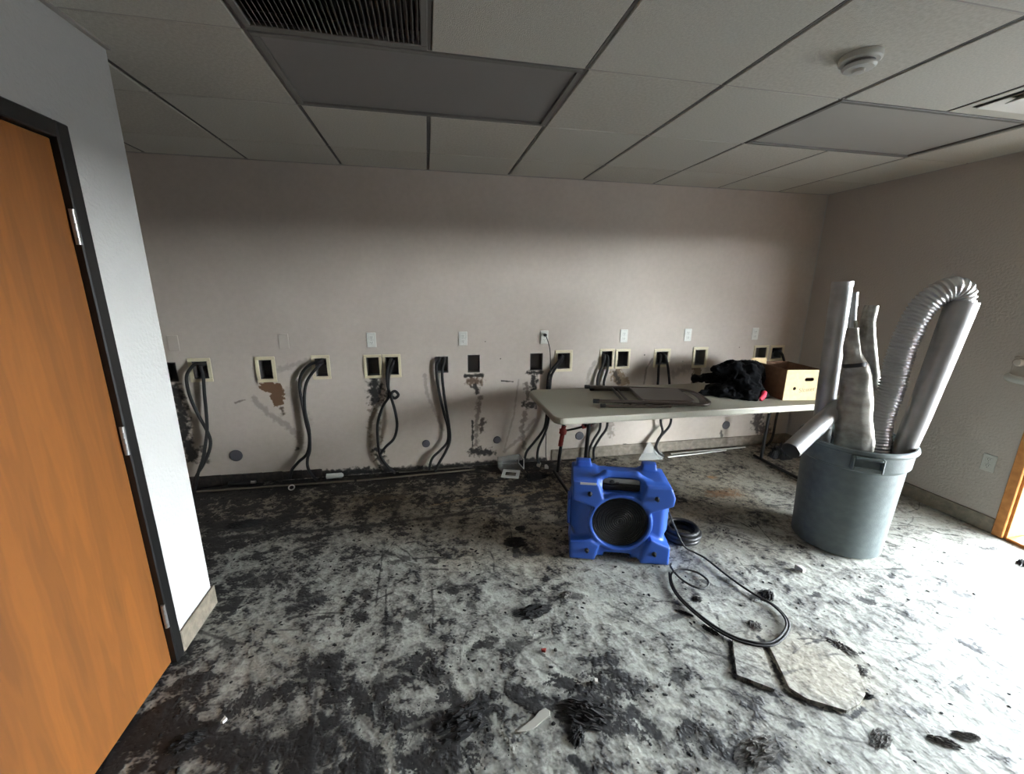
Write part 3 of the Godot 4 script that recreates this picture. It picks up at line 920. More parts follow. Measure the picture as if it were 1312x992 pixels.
func make_shell() -> void:
	var g := G.new()
	# right wall with the doorway z 1.72 .. 2.66
	var dz0 := 1.722
	var dz1 := 3.25
	var dh := 2.06
	g.span(Vector3(XR, -0.1, -0.2), Vector3(XR + 0.14, H + 0.2, dz0), 0.0)
	g.span(Vector3(XR, -0.1, dz1), Vector3(XR + 0.14, H + 0.2, 6.2), 0.0)
	g.span(Vector3(XR, dh, dz0), Vector3(XR + 0.14, H + 0.2, dz1), 0.0)
	struct("wall_right", g, mats["wall_paint"])
	g = G.new()
	g.span(Vector3(XL - 0.14, -0.1, 1.406), Vector3(XL, H + 0.2, 1.694), 0.0)
	g.span(Vector3(XL - 0.14, 2.056, 1.694), Vector3(XL, H + 0.2, 2.70), 0.0)
	g.span(Vector3(XL - 0.14, -0.1, 2.70), Vector3(XL, H + 0.2, 6.2), 0.0)
	struct("wall_left", g, mats["stub_paint"])
	g = G.new()
	g.span(Vector3(-3.14, -0.1, -0.2), Vector3(-3.0, H + 0.2, 1.55), 0.0)
	g.span(Vector3(-3.0, -0.1, 1.406), Vector3(XL - 0.14, H + 0.2, 1.55), 0.0)
	struct("wall_alcove", g, mats["wall_paint"])
	g = G.new()
	g.span(Vector3(XL - 0.14, -0.1, 6.06), Vector3(XR + 0.14, H + 0.2, 6.2), 0.0)
	struct("wall_rear", g, mats["rear_panelling"])
	g = G.new()
	g.span(Vector3(XL - 0.4, -0.1, 1.6), Vector3(XL - 0.2, H + 0.2, 2.8), 0.0)
	struct("wall_corridor", g, mats["plenum"])
	# corner bead picked out down the right-hand corner
	g = G.new()
	g.box(Vector3(XR - 0.004, H * 0.5, 0.004), Vector3(0.008, H, 0.008), 0.003)
	struct("trim_1", g, mats["stub_paint"])
	# baseboards
	g = G.new()
	g.span(Vector3(0.42, 0.0, 0.0005), Vector3(XR - 0.001, 0.108, 0.012), 0.004)
	struct("baseboard_back", g, mats["baseboard_tan"])
	g = G.new()
	var px := -2.62
	while px < -1.72:
		g.box(Vector3(px + 0.075, 0.048, 0.008), Vector3(0.152, 0.096 - (px + 2.62) * 0.03, 0.014), 0.004, Basis(Vector3.BACK, 0.01 * sin(px * 9.0)))
		px += 0.15
	struct("baseboard_burnt", g, mats["baseboard_burnt"])
	g = G.new()
	g.span(Vector3(XR - 0.012, 0.0, 0.013), Vector3(XR - 0.0005, 0.108, 1.672), 0.004)
	struct("baseboard_right", g, mats["baseboard_tan"])
	g = G.new()
	g.span(Vector3(XL + 0.0005, 0.0, 1.392), Vector3(XL + 0.013, 0.105, 1.690), 0.004)
	g.span(Vector3(XL - 0.13, 0.0, 1.392), Vector3(XL + 0.0, 0.105, 1.4055), 0.004)
	struct("baseboard_left", g, mats["baseboard_tan"])
	# the orange veneer door in its black steel frame
	var d := struct_node("door_1")
	var vd := G.new()
	var U := [Vector2(0, 1), Vector2(1, 1), Vector2(1, 0), Vector2(0, 0)]
	vd.span(Vector3(XL - 0.050, 0.012, 1.745), Vector3(XL - 0.0105, 2.008, 2.655), 0.002)
	vd.quv(Vector3(XL - 0.010, 0.014, 1.747), Vector3(XL - 0.010, 0.014, 2.653), Vector3(XL - 0.010, 2.006, 2.653), Vector3(XL - 0.010, 2.006, 1.747), Vector3.RIGHT, U)
	obj("door_slab", vd, mats["door_veneer"], d)
	g = G.new()
	g.span(Vector3(XL - 0.141, 0.0, 1.690), Vector3(XL + 0.012, 2.062, 1.742), 0.004)
	g.span(Vector3(XL - 0.141, 0.0, 2.658), Vector3(XL + 0.012, 2.062, 2.710), 0.004)
	g.span(Vector3(XL - 0.141, 2.011, 1.7425), Vector3(XL + 0.012, 2.062, 2.6575), 0.004)
	obj("door_frame", g, mats["frame_black"], d)
	for y in [1.75, 1.01, 0.24]:
		g = G.new()
		for k in 5:
			g.tube(PackedVector3Array([Vector3(XL + 0.004, y - 0.055 + k * 0.022, 1.7445), Vector3(XL + 0.004, y - 0.034 + k * 0.022, 1.7445)]), 0.008, 8)
		obj("hinge", g, mats["steel"], d)
	# the street doorway: oak casing, jambs, threshold
	d = struct_node("door_2")
	g = G.new()
	g.span(Vector3(XR - 0.020, 0.0, 1.674), Vector3(XR - 0.0005, 2.12, 1.728), 0.004)
	g.span(Vector3(XR - 0.020, 2.06, 1.7285), Vector3(XR - 0.0005, 2.12, 3.244), 0.004)
	g.span(Vector3(XR - 0.020, 0.0, 3.2445), Vector3(XR - 0.0005, 2.12, 3.30), 0.004)
	obj("casing", g, mats["oak_trim"], d)
	g = G.new()
	g.span(Vector3(XR, 0.0, 1.7225), Vector3(XR + 0.16, 2.058, 1.742), 0.002)
	g.span(Vector3(XR, 0.0, 3.230), Vector3(XR + 0.16, 2.058, 3.2495), 0.002)
	g.span(Vector3(XR, 2.040, 1.7425), Vector3(XR + 0.16, 2.0595, 3.2295), 0.002)
	obj("jamb", g, mats["oak_trim"], d)
	g = G.new()
	g.span(Vector3(XR - 0.01, -0.012, 1.7425), Vector3(XR + 0.18, 0.016, 3.2295), 0.006)
	obj("threshold", g, mats["oak_trim"], d)
	g = G.new()
	g.span(Vector3(XR + 0.15, -0.3, -6.0), Vector3(12.0, -0.02, 10.0), 0.0)
	struct("pavement", g, mats["pavement"])
	# unseen canopy added outside to hold back the steep skylight
	g = G.new()
	g.span(Vector3(XR + 0.141, 2.46, -6.0), Vector3(6.3, 2.75, 10.0), 0.0)
	struct("added_light_canopy", g, mats["pavement"])


func make_ceiling() -> void:
	var root := struct_node("ceiling")
	var g := G.new()
	g.span(Vector3(-3.14, H + 0.10, -0.24), Vector3(XR + 0.14, H + 0.22, 6.2), 0.0)
	obj("deck", g, mats["plenum"], root)
	var zs := [0.0]
	var z := 1.638 - 2 * T
	while z < 6.06:
		zs.append(z)
		z += T
	zs.append(6.06)
	var xs := [-3.0]
	for k in range(-4, 5):
		xs.append(k * T)
	xs.append(XR)
	# what replaces a tile: light panels, return grille, air diffuser
	for j in zs.size() - 1:
		for i in xs.size() - 1:
			var x0: float = xs[i]
			var x1: float = xs[i + 1]
			var z0: float = zs[j]
			var z1: float = zs[j + 1]
			var k := i - 5
			if j == 2 and (k in [-2, -1, 2, 3]) or j == 3 and (k == -2 or k == 3):
				continue
			var gx := 0.010
			var gz := 0.004
			g = G.new()
			var jit := rng.randf_range(-0.0012, 0.0012)
			g.span(Vector3(x0 + gx, H - 0.004 + jit, z0 + gz), Vector3(x1 - gx, H + 0.012, z1 - gz), 0.003)
			obj("tile", g, mats["ceiling_tile" if (i * 7 + j * 5) % 3 else "ceiling_tile_aged"], root)
	for k in range(1, xs.size() - 1):
		# a main tee is cut where a wide light panel takes two bays
		var runs := [[0.0, 6.06]]
		if k - 5 == -1 or k - 5 == 3:
			runs = [[0.0, 1.028], [1.028 + T, 6.06]]
		for r in runs:
			g = G.new()
			g.span(Vector3(xs[k] - 0.014, H + 0.0125, r[0]), Vector3(xs[k] + 0.014, H + 0.05, r[1]), 0.0)
			g.span(Vector3(xs[k] - 0.0055, H - 0.001, r[0]), Vector3(xs[k] + 0.0055, H + 0.0126, r[1]), 0.0)
			obj("main_tee", g, mats["tee_grey"], root)
	for k in range(1, zs.size() - 1):
		g = G.new()
		g.span(Vector3(-3.0, H + 0.0125, zs[k] - 0.012), Vector3(XR, H + 0.04, zs[k] + 0.012), 0.0)
		g.span(Vector3(-3.0, H - 0.001, zs[k] - 0.003), Vector3(XR, H + 0.0126, zs[k] + 0.003), 0.0)
		obj("cross_tee", g, mats["tee_light"], root)
	g = G.new()
	g.span(Vector3(-3.0, H - 0.006, 0.0005), Vector3(XR, H + 0.01, 0.018), 0.001)
	g.span(Vector3(XR - 0.018, H - 0.006, 0.018), Vector3(XR, H + 0.01, 6.06), 0.001)
	g.span(Vector3(XL, H - 0.010, 1.406), Vector3(XL + 0.018, H + 0.01, 6.06), 0.001)
	obj("wall_angle", g, mats["tee_light"], root)
	# two lay-in lights, both off
	for e in [[-2, "switched-off ceiling light panel beside the return air grille, the darker of the two"], [2, "switched-off ceiling light panel near the right wall below the air diffuser"]]:
		var x0: float = e[0] * T
		var x1: float = x0 + 2 * T
		var t := thing("ceiling_light", e[1], "ceiling light", Vector3(x0 + T, H, 1.028 + T * 0.5), 0.0, "lay-in ceiling lights")
		var w := T - 0.008
		var dd := T * 0.5 - 0.006
		g = G.new()
		g.span(Vector3(-w, -0.006, -dd), Vector3(w, 0.012, -dd + 0.022), 0.002)
		g.span(Vector3(-w, -0.006, dd - 0.022), Vector3(w, 0.012, dd), 0.002)
		g.span(Vector3(-w, -0.006, -dd + 0.0222), Vector3(-w + 0.022, 0.012, dd - 0.0222), 0.002)
		g.span(Vector3(w - 0.022, -0.006, -dd + 0.0222), Vector3(w, 0.012, dd - 0.0222), 0.002)
		obj("frame", g, mats["grille_frame"], t)
		g = G.new()
		g.span(Vector3(-w + 0.0225, 0.004, -dd + 0.0225), Vector3(w - 0.0225, 0.010, dd - 0.0225), 0.001)
		obj("lens", g, mats["lens" if e[0] < 0 else "lens_pale"], t)
		g = G.new()
		g.span(Vector3(-w, 0.0122, -dd), Vector3(w, 0.09, dd), 0.002)
		obj("housing", g, mats["white_metal"], t)
	# return grille
	var t := thing("return_grille", "dark louvered return air grille in the ceiling at the top of the photo", "vent", Vector3(-1.5 * T, H, 1.638 + T * 0.5))
	var hw := T * 0.5 - 0.007
	g = G.new()
	g.span(Vector3(-hw, -0.008, -hw), Vector3(hw, 0.012, -hw + 0.03), 0.003)
	g.span(Vector3(-hw, -0.008, hw - 0.03), Vector3(hw, 0.012, hw), 0.003)
	g.span(Vector3(-hw, -0.008, -hw + 0.0302), Vector3(-hw + 0.024, 0.012, hw - 0.0302), 0.003)
	g.span(Vector3(hw - 0.024, -0.008, -hw + 0.0302), Vector3(hw, 0.012, hw - 0.0302), 0.003)
	obj("frame", g, mats["grille_frame"], t)
	g = G.new()
	g.span(Vector3(-hw, 0.05, -hw), Vector3(hw, 0.08, hw), 0.001)
	obj("duct_back", g, mats["dark_void"], t)
	g = G.new()
	g.box(Vector3.ZERO, Vector3(0.0022, 0.022, 2 * hw - 0.061), 0.0005, Basis(Vector3.BACK, 0.5))
	var slat := g.mesh()
	var n := 32
	for k in n:
		var o := obj("slat", slat, mats["grille_slat"], t)
		o.position = Vector3(-hw + 0.026 + (2 * hw - 0.052) * (k + 0.5) / n, 0.004, 0)
	# air diffuser
	t = thing("air_diffuser", "white square air diffuser with stepped cones in the ceiling at the right edge", "vent", Vector3(3.5 * T, H, 1.638 + T * 0.5))
	g = G.new()
	for k in 4:
		var a := hw - k * 0.065
		var b := a - 0.050
		var ya := -0.006 - (0.004 if k else 0.0)
		var yb := ya + (0.004 if k == 0 else 0.034)
		for s in 4:
			var r := Basis(Vector3.UP, s * PI * 0.5)
			g.quad(r * Vector3(-a, ya, a), r * Vector3(a, ya, a), r * Vector3(b, yb, b), r * Vector3(-b, yb, b), Vector3.DOWN)
			g.quad(r * Vector3(-a, ya + 0.003, a), r * Vector3(a, ya + 0.003, a), r * Vector3(b, yb + 0.003, b), r * Vector3(-b, yb + 0.003, b), Vector3.UP)
			g.quad(r * Vector3(-a, ya, a), r * Vector3(a, ya, a), r * Vector3(a, ya + 0.003, a), r * Vector3(-a, ya + 0.003, a), r * Vector3.BACK)
	obj("cone", g, mats["white_metal"], t)
	g = G.new()
	g.span(Vector3(-hw, 0.06, -hw), Vector3(hw, 0.09, hw), 0.001)
	obj("duct_back", g, mats["dark_void"], t)
	# smoke detector
	t = thing("smoke_detector", "round white smoke detector on a ceiling tile", "smoke detector", Vector3(0.945, H - 0.004, 1.948))
	g = G.new()
	g.lathe([Vector2(0.0, 0.0), Vector2(0.066, 0.0), Vector2(0.066, -0.018), Vector2(0.060, -0.022), Vector2(0.058, -0.022)].map(func(v): return v), 36, Transform3D(Basis.IDENTITY, Vector3.ZERO))
	g.lathe([Vector2(0.058, -0.022), Vector2(0.0, -0.022)], 36)
	obj("base", g, mats["white_plastic"], t)
	g = G.new()
	g.lathe([Vector2(0.046, -0.022), Vector2(0.044, -0.034), Vector2(0.0, -0.034)], 30)
	obj("vent_ring", g, mats["box_inside_grey"], t)
	g = G.new()
	g.lathe([Vector2(0.052, -0.032), Vector2(0.053, -0.037), Vector2(0.046, -0.043), Vector2(0.0, -0.045)], 30)
	g.lathe([Vector2(0.052, -0.032), Vector2(0.0, -0.032)], 30)
	obj("cover", g, mats["white_plastic"], t)
	g = G.new()
	g.lathe([Vector2(0.020, -0.044), Vector2(0.019, -0.054), Vector2(0.0, -0.056)], 20)
	obj("sensor_cap", g, mats["white_plastic"], t)


# ---------------------------------------------------------------- wall fittings
func frame_ring(g: G, x0: float, x1: float, y0: float, y1: float, w: float, z0 := 0.0005, z1 := 0.010) -> void:
	g.span(Vector3(x0 - w, y1, z0), Vector3(x1 + w, y1 + w, z1), 0.003)
	g.span(Vector3(x0 - w, y0 - w, z0), Vector3(x1 + w, y0, z1), 0.003)
	g.span(Vector3(x0 - w, y0 + 0.0001, z0), Vector3(x0, y1 - 0.0001, z1), 0.003)
	g.span(Vector3(x1, y0 + 0.0001, z0), Vector3(x1 + w, y1 - 0.0001, z1), 0.003)


func cavity(b: Array, parent: Node, grey: bool, valves: bool) -> void:
	var g := G.new()
	var c := Vector3((b[0] + b[1]) * 0.5, 0, 0)
	var x0: float = b[0] - c.x + 0.001
	var x1: float = b[1] - c.x - 0.001
	var off: Vector3 = c - parent.position
	var y0: float = b[2]
	var y1: float = b[3]
	var dz := -0.085
	var P := func(x: float, y: float, z: float) -> Vector3: return Vector3(x, y, z) + off
	g.quad(P.call(x0, y0, dz), P.call(x1, y0, dz), P.call(x1, y1, dz), P.call(x0, y1, dz), Vector3.BACK)
	g.quad(P.call(x0, y0, 0), P.call(x0, y0, dz), P.call(x0, y1, dz), P.call(x0, y1, 0), Vector3.RIGHT)
	g.quad(P.call(x1, y0, 0), P.call(x1, y0, dz), P.call(x1, y1, dz), P.call(x1, y1, 0), Vector3.LEFT)
	g.quad(P.call(x0, y0, 0), P.call(x1, y0, 0), P.call(x1, y0, dz), P.call(x0, y0, dz), Vector3.UP)
	g.quad(P.call(x0, y1, 0), P.call(x1, y1, 0), P.call(x1, y1, dz), P.call(x0, y1, dz), Vector3.DOWN)
	g.span(P.call(x0, y0, dz - 0.006), P.call(x1, y1, dz - 0.001), 0.0)
	obj("recess", g, mats["box_inside_grey" if grey else "box_inside"], parent)
	# two hose valves on the back of the recess
	for s in ([-0.02, 0.02] if valves else []):
		g = G.new()
		g.tube(PackedVector3Array([P.call(s, y1 - 0.035, dz), P.call(s, y1 - 0.035, dz + 0.03)]), 0.008, 8)
		g.tube(PackedVector3Array([P.call(s, y1 - 0.020, dz + 0.022), P.call(s, y1 - 0.062, dz + 0.022)]), 0.007, 8)
		obj("valve", g, mats["black_metal"], parent)


func make_washer_boxes() -> void:
	var plan := [
		[[0], false, false, "recessed washer box half hidden by the white wall edge, above a black mould column"],
		[[1], true, false, "leftmost fully visible washer box, with a hose curling out to its left"],
		[[2], true, false, "empty framed washer box above a patch of torn brown wall paper"],
		[[3], true, true, "framed washer box just right of the torn brown patch, two hoses leaving to the left"],
		[[4, 5], true, false, "double washer box with a black scorch mark under its left half"],
		[[6], false, true, "unframed washer box with two hoses hanging straight down, left of the middle"],
		[[7], false, true, "empty unframed washer box above a long dirty drip"],
		[[8], false, true, "empty unframed washer box just left of the plugged-in power cord"],
		[[9], true, true, "framed washer box just right of the plugged-in power cord, at the table's left end"],
		[[10, 11], true, false, "double washer box above the legs of the folded chair"],
		[[12], true, true, "framed washer box above the seat of the folded chair, two hoses inside"],
		[[13], true, true, "empty framed washer box left of the black jacket, brown stain below"],
		[[14, 15], true, true, "double washer box behind the cardboard box, one black hose"]]
	for e in plan:
		var first: Array = BOXES[e[0][0]]
		var last: Array = BOXES[e[0][-1]]
		var t := thing("washer_box", e[3], "outlet box", Vector3((first[0] + last[1]) * 0.5, 0, 0), 0.0, "recessed washer boxes along the back wall")
		for i in e[0]:
			cavity(BOXES[i], t, e[2], i in [1, 3, 5, 6, 9, 10, 12, 15])
		if e[1]:
			for i in e[0]:
				var b: Array = BOXES[i]
				var g := G.new()
				var w := 0.026 if e[0].size() == 1 else 0.022
				frame_ring(g, b[0] - t.position.x, b[1] - t.position.x, b[2], b[3], w)
				obj("frame", g, mats["ivory_frame"], t)
		else:
			var b: Array = BOXES[e[0][0]]
			var g := G.new()
			frame_ring(g, b[0] - t.position.x, b[1] - t.position.x, b[2], b[3], 0.004, -0.02, 0.002)
			obj("rim", g, mats["box_inside_grey"], t)
	# outlet and cover plates at 1.15 m
	var pl := [
		[-2.48, false, "faint painted-over cover plate nearest the white wall edge"],
		[-1.74, false, "painted-over cover plate above and right of the torn brown patch"],
		[-1.10, true, "white outlet plate above the scorched double washer box"],
		[-0.376, true, "white outlet plate above the empty box with the long drip"],
		[0.322, true, "white outlet plate with a black plug in it"],
		[1.062, true, "white outlet plate above the double box over the folded chair"],
		[1.701, true, "white outlet plate to the upper left of the black jacket"],
		[2.42, true, "white outlet plate above the box behind the cardboard carton"]]
	for e in pl:
		plate(Transform3D(Basis.IDENTITY, Vector3(e[0], 1.15, 0.0005)), e[1], e[2])
	plate(Transform3D(Basis(Vector3.UP, -PI / 2), Vector3(XR - 0.0005, 0.458, 1.557)), true, "white outlet plate low on the right wall by the oak casing")
	# capped drain stubs
	for e in [[-2.191, 0.247, 0.047, "largest grey round drain cover, low at the left end of the back wall"], [-0.711, 0.245, 0.034, "grey round drain cover left of the hoses in the middle of the back wall"], [-0.088, 0.238, 0.034, "grey round drain cover above the clear plastic container"], [2.242, 0.236, 0.042, "grey round drain cover under the right half of the table"], [0.69, 0.225, 0.04, "grey round drain cover behind the table's left leg brace"]]:
		var g := G.new()
		var xf := Transform3D(Basis(Vector3.RIGHT, PI / 2), Vector3(e[0], e[1], 0.0))
		g.lathe([Vector2(e[2], 0.0005), Vector2(e[2], 0.006), Vector2(e[2] - 0.004, 0.009), Vector2(0.0, 0.010)], 28, xf)
		tag(obj("drain_cover", g, mats["cap_grey"]), e[3], "drain cover", "round drain covers on the back wall")
	# dispenser at the right edge of the frame
	var t := thing("wall_dispenser", "pale plastic dispenser on the right wall, cut by the photo edge", "dispenser", Vector3(XR, 1.10, 1.60))
	var g := G.new()
	g.box(Vector3(-0.012, 0.0, 0.0), Vector3(0.023, 0.15, 0.13), 0.006)
	obj("back_plate", g, mats["painted_plate"], t)
	g = G.new()
	g.lathe([Vector2(0.026, 0.0), Vector2(0.026, 0.02), Vector2(0.018, 0.028), Vector2(0.0, 0.03)], 22, Transform3D(Basis(Vector3.BACK, PI / 2), Vector3(-0.023, 0.04, -0.03)))
	obj("knob", g, mats["painted_plate"], t)
	g = G.new()
	g.sweep(curve([Vector3(-0.03, -0.055, -0.066), Vector3(-0.05, -0.062, -0.03), Vector3(-0.055, -0.066, 0.02), Vector3(-0.045, -0.068, 0.06)]), 10, func(_a: float, _b: float) -> Vector2: return Vector2(0.016, 0.024))
	obj("tray", g, mats["white_plastic"], t)


func plate(xf: Transform3D, duplex: bool, label: String) -> void:
	var t := thing("outlet_plate" if duplex else "cover_plate", label, "outlet" if duplex else "cover plate", xf.origin, 0.0, "plates along the walls")
	t.basis = xf.basis
	var g := G.new()
	g.box(Vector3(0, 0, 0.0035), Vector3(0.072, 0.116, 0.007), 0.003)
	obj("plate", g, mats["white_plastic" if duplex else "painted_plate"], t)
	if duplex:
		for s in [-0.022, 0.022]:
			g = G.new()
			g.box(Vector3(0, s, 0.0085), Vector3(0.034, 0.028, 0.003), 0.004)
			var o := obj("socket", g, mats["white_plastic"], t)
			g = G.new()
			for q in [-0.006, 0.006]:
				g.box(Vector3(q, s + 0.003, 0.0102), Vector3(0.002, 0.008, 0.001), 0.0)
			g.box(Vector3(0, s - 0.008, 0.0102), Vector3(0.004, 0.004, 0.001), 0.0)
			obj("slot", g, mats["dark_void"], o)
		g = G.new()
		g.lathe([Vector2(0.0035, 0.007), Vector2(0.0, 0.0085)], 10, Transform3D(Basis(Vector3.RIGHT, PI / 2), Vector3.ZERO))
		obj("screw", g, mats["steel"], t)


func hose(pts: Array, label: String, zend := 0.05, r := 0.0115) -> void:
	# x, y pairs in the plane of the wall; hoses come out of a recess and then lean off the wall to the floor
	var p := []
	var n := pts.size() / 2
	for i in n:
		var f := float(i) / (n - 1)
		p.append(Vector3(pts[i * 2], maxf(pts[i * 2 + 1], r * 0.8), lerpf(0.030, zend, smoothstep(0.2, 1.0, f))))
	p.insert(0, Vector3(pts[0], pts[1] + 0.004, -0.05))
	var g := G.new()
	g.tube(curve(p, 6), r, 9)
	tag(obj("washer_hose", g, mats["black_rubber"]), label, "hose", "black hoses hanging from the washer boxes")


func make_hoses() -> void:
	hose([-2.300, 0.993, -2.355, 0.993, -2.414, 0.923, -2.427, 0.843, -2.417, 0.729, -2.382, 0.593, -2.347, 0.489, -2.331, 0.402, -2.351, 0.315, -2.403, 0.213, -2.46, 0.128, -2.496, 0.041], "black hose looping out left of the leftmost fully visible washer box", 0.06)
	hose([-2.318, 0.975, -2.312, 0.904, -2.323, 0.774, -2.329, 0.641, -2.34, 0.489, -2.365, 0.369, -2.391, 0.265, -2.44, 0.145, -2.474, 0.02], "black hose dropping straight from the leftmost fully visible washer box", 0.085)
	hose([-1.486, 0.993, -1.565, 0.97, -1.634, 0.897, -1.657, 0.796, -1.651, 0.658, -1.64, 0.517, -1.626, 0.372, -1.655, 0.245, -1.726, 0.177, -1.78, 0.116, -1.804, 0.04], "black hose right of the torn brown patch whose foot bends left", 0.06)
	hose([-1.495, 0.965, -1.556, 0.901, -1.604, 0.828, -1.630, 0.727, -1.636, 0.588, -1.620, 0.444, -1.628, 0.281, -1.650, 0.208, -1.652, 0.134, -1.621, 0.06, -1.589, 0.02], "black hose right of the torn brown patch whose foot drops straight", 0.09)
	hose([-0.963, 0.982, -0.991, 0.916, -0.998, 0.798, -0.989, 0.695, -1.042, 0.61, -1.092, 0.472, -1.101, 0.329, -1.093, 0.2, -1.042, 0.094, -0.978, 0.02], "black hose by the scorch mark that swings left and ends on the floor", 0.06)
	hose([-0.941, 0.965, -0.975, 0.882, -0.990, 0.764, -0.976, 0.700, -0.945, 0.672, -0.915, 0.700, -0.943, 0.735, -0.972, 0.700, -0.947, 0.57, -0.938, 0.445, -0.969, 0.338, -1.039, 0.27, -1.084, 0.209], "black hose by the scorch mark with a small loop, swinging right", 0.085)
	hose([-0.575, 0.985, -0.600, 0.938, -0.597, 0.818, -0.577, 0.658, -0.548, 0.513, -0.521, 0.383, -0.529, 0.271, -0.592, 0.2, -0.665, 0.13, -0.694, 0.03], "left black hose of the pair in the unframed box left of the middle", 0.07)
	hose([-0.534, 0.979, -0.553, 0.903, -0.553, 0.781, -0.537, 0.603, -0.512, 0.42, -0.508, 0.29, -0.545, 0.198, -0.601, 0.107, -0.649, 0.02], "right black hose of the pair in the unframed box left of the middle", 0.095)
	hose([0.480, 0.98, 0.424, 0.909, 0.37, 0.837, 0.355, 0.728, 0.353, 0.597, 0.353, 0.464, 0.328, 0.33, 0.245, 0.218, 0.171, 0.125, 0.149, 0.02], "black hose beside the power cord whose foot trails farthest left", 0.06)
	hose([0.496, 0.97, 0.440, 0.900, 0.392, 0.819, 0.378, 0.708, 0.374, 0.558, 0.366, 0.406, 0.33, 0.291, 0.275, 0.177, 0.262, 0.08, 0.279, 0.02], "black hose beside the power cord that drops under the table's left end", 0.10)
	hose([0.880, 0.979, 0.866, 0.896, 0.829, 0.803, 0.821, 0.709, 0.843, 0.535, 0.869, 0.317, 0.806, 0.2, 0.765, 0.101, 0.765, 0.02], "left black hose passing behind the folded chair's legs", 0.07)
	hose([0.906, 0.969, 0.912, 0.857, 0.89, 0.763, 0.884, 0.707, 0.905, 0.532, 0.929, 0.333, 0.855, 0.217, 0.80, 0.12, 0.806, 0.02], "right black hose passing behind the folded chair's legs", 0.10)
	hose([1.425, 0.97, 1.419, 0.879, 1.425, 0.744, 1.426, 0.676, 1.454, 0.505, 1.478, 0.331, 1.496, 0.237, 1.446, 0.157, 1.417, 0.06, 1.441, 0.02], "left black hose above the folded chair seat, crossing its twin under the table", 0.10)
	hose([1.466, 0.973, 1.492, 0.925, 1.522, 0.818, 1.545, 0.681, 1.565, 0.5, 1.57, 0.316, 1.464, 0.198, 1.418, 0.117, 1.44, 0.05, 1.494, 0.02], "right black hose above the folded chair seat, crossing its twin under the table", 0.14)
	hose([2.690, 0.985, 2.720, 0.965, 2.748, 0.93, 2.775, 0.85, 2.785, 0.70, 2.77, 0.50, 2.74, 0.30, 2.72, 0.10, 2.66, 0.02], "black hose arching down behind the cardboard box", 0.10)
	# the power cord plugged in above the table's left end
	var t := thing("power_cord", "thin black power cord plugged into the wall outlet beside the table", "cord", Vector3(0.322, 0, 0))
	var g := G.new()
	var p := []
	for e in [[0.322, 1.172], [0.347, 1.107], [0.366, 1.018], [0.372, 0.837], [0.370, 0.653], [0.353, 0.464], [0.351, 0.27], [0.358, 0.05], [0.40, 0.006], [0.50, 0.006]]:
		p.append(Vector3(e[0] - 0.322, e[1], 0.052 if e[1] < 1.15 else 0.045))
	g.tube(curve(p, 6), 0.004, 8)
	obj("cable", g, mats["black_rubber"], t)
	g = G.new()
	g.box(Vector3(0, 1.172, 0.030), Vector3(0.026, 0.024, 0.036), 0.006)
	obj("plug", g, mats["black_rubber"], t)


# ---------------------------------------------------------------- table and what lies on it
func rounded_rect(x0: float, x1: float, z0: float, z1: float, r: float, n := 6) -> PackedVector2Array:
	var p := PackedVector2Array()
	for c in [[x1 - r, z1 - r, 0.0], [x0 + r, z1 - r, PI / 2], [x0 + r, z0 + r, PI], [x1 - r, z0 + r, PI * 1.5]]:
		for k in n + 1:
			var a: float = c[2] + PI / 2 * k / n
			p.append(Vector2(c[0] + r * cos(a), c[1] + r * sin(a)))
	return p


const TY := 0.745

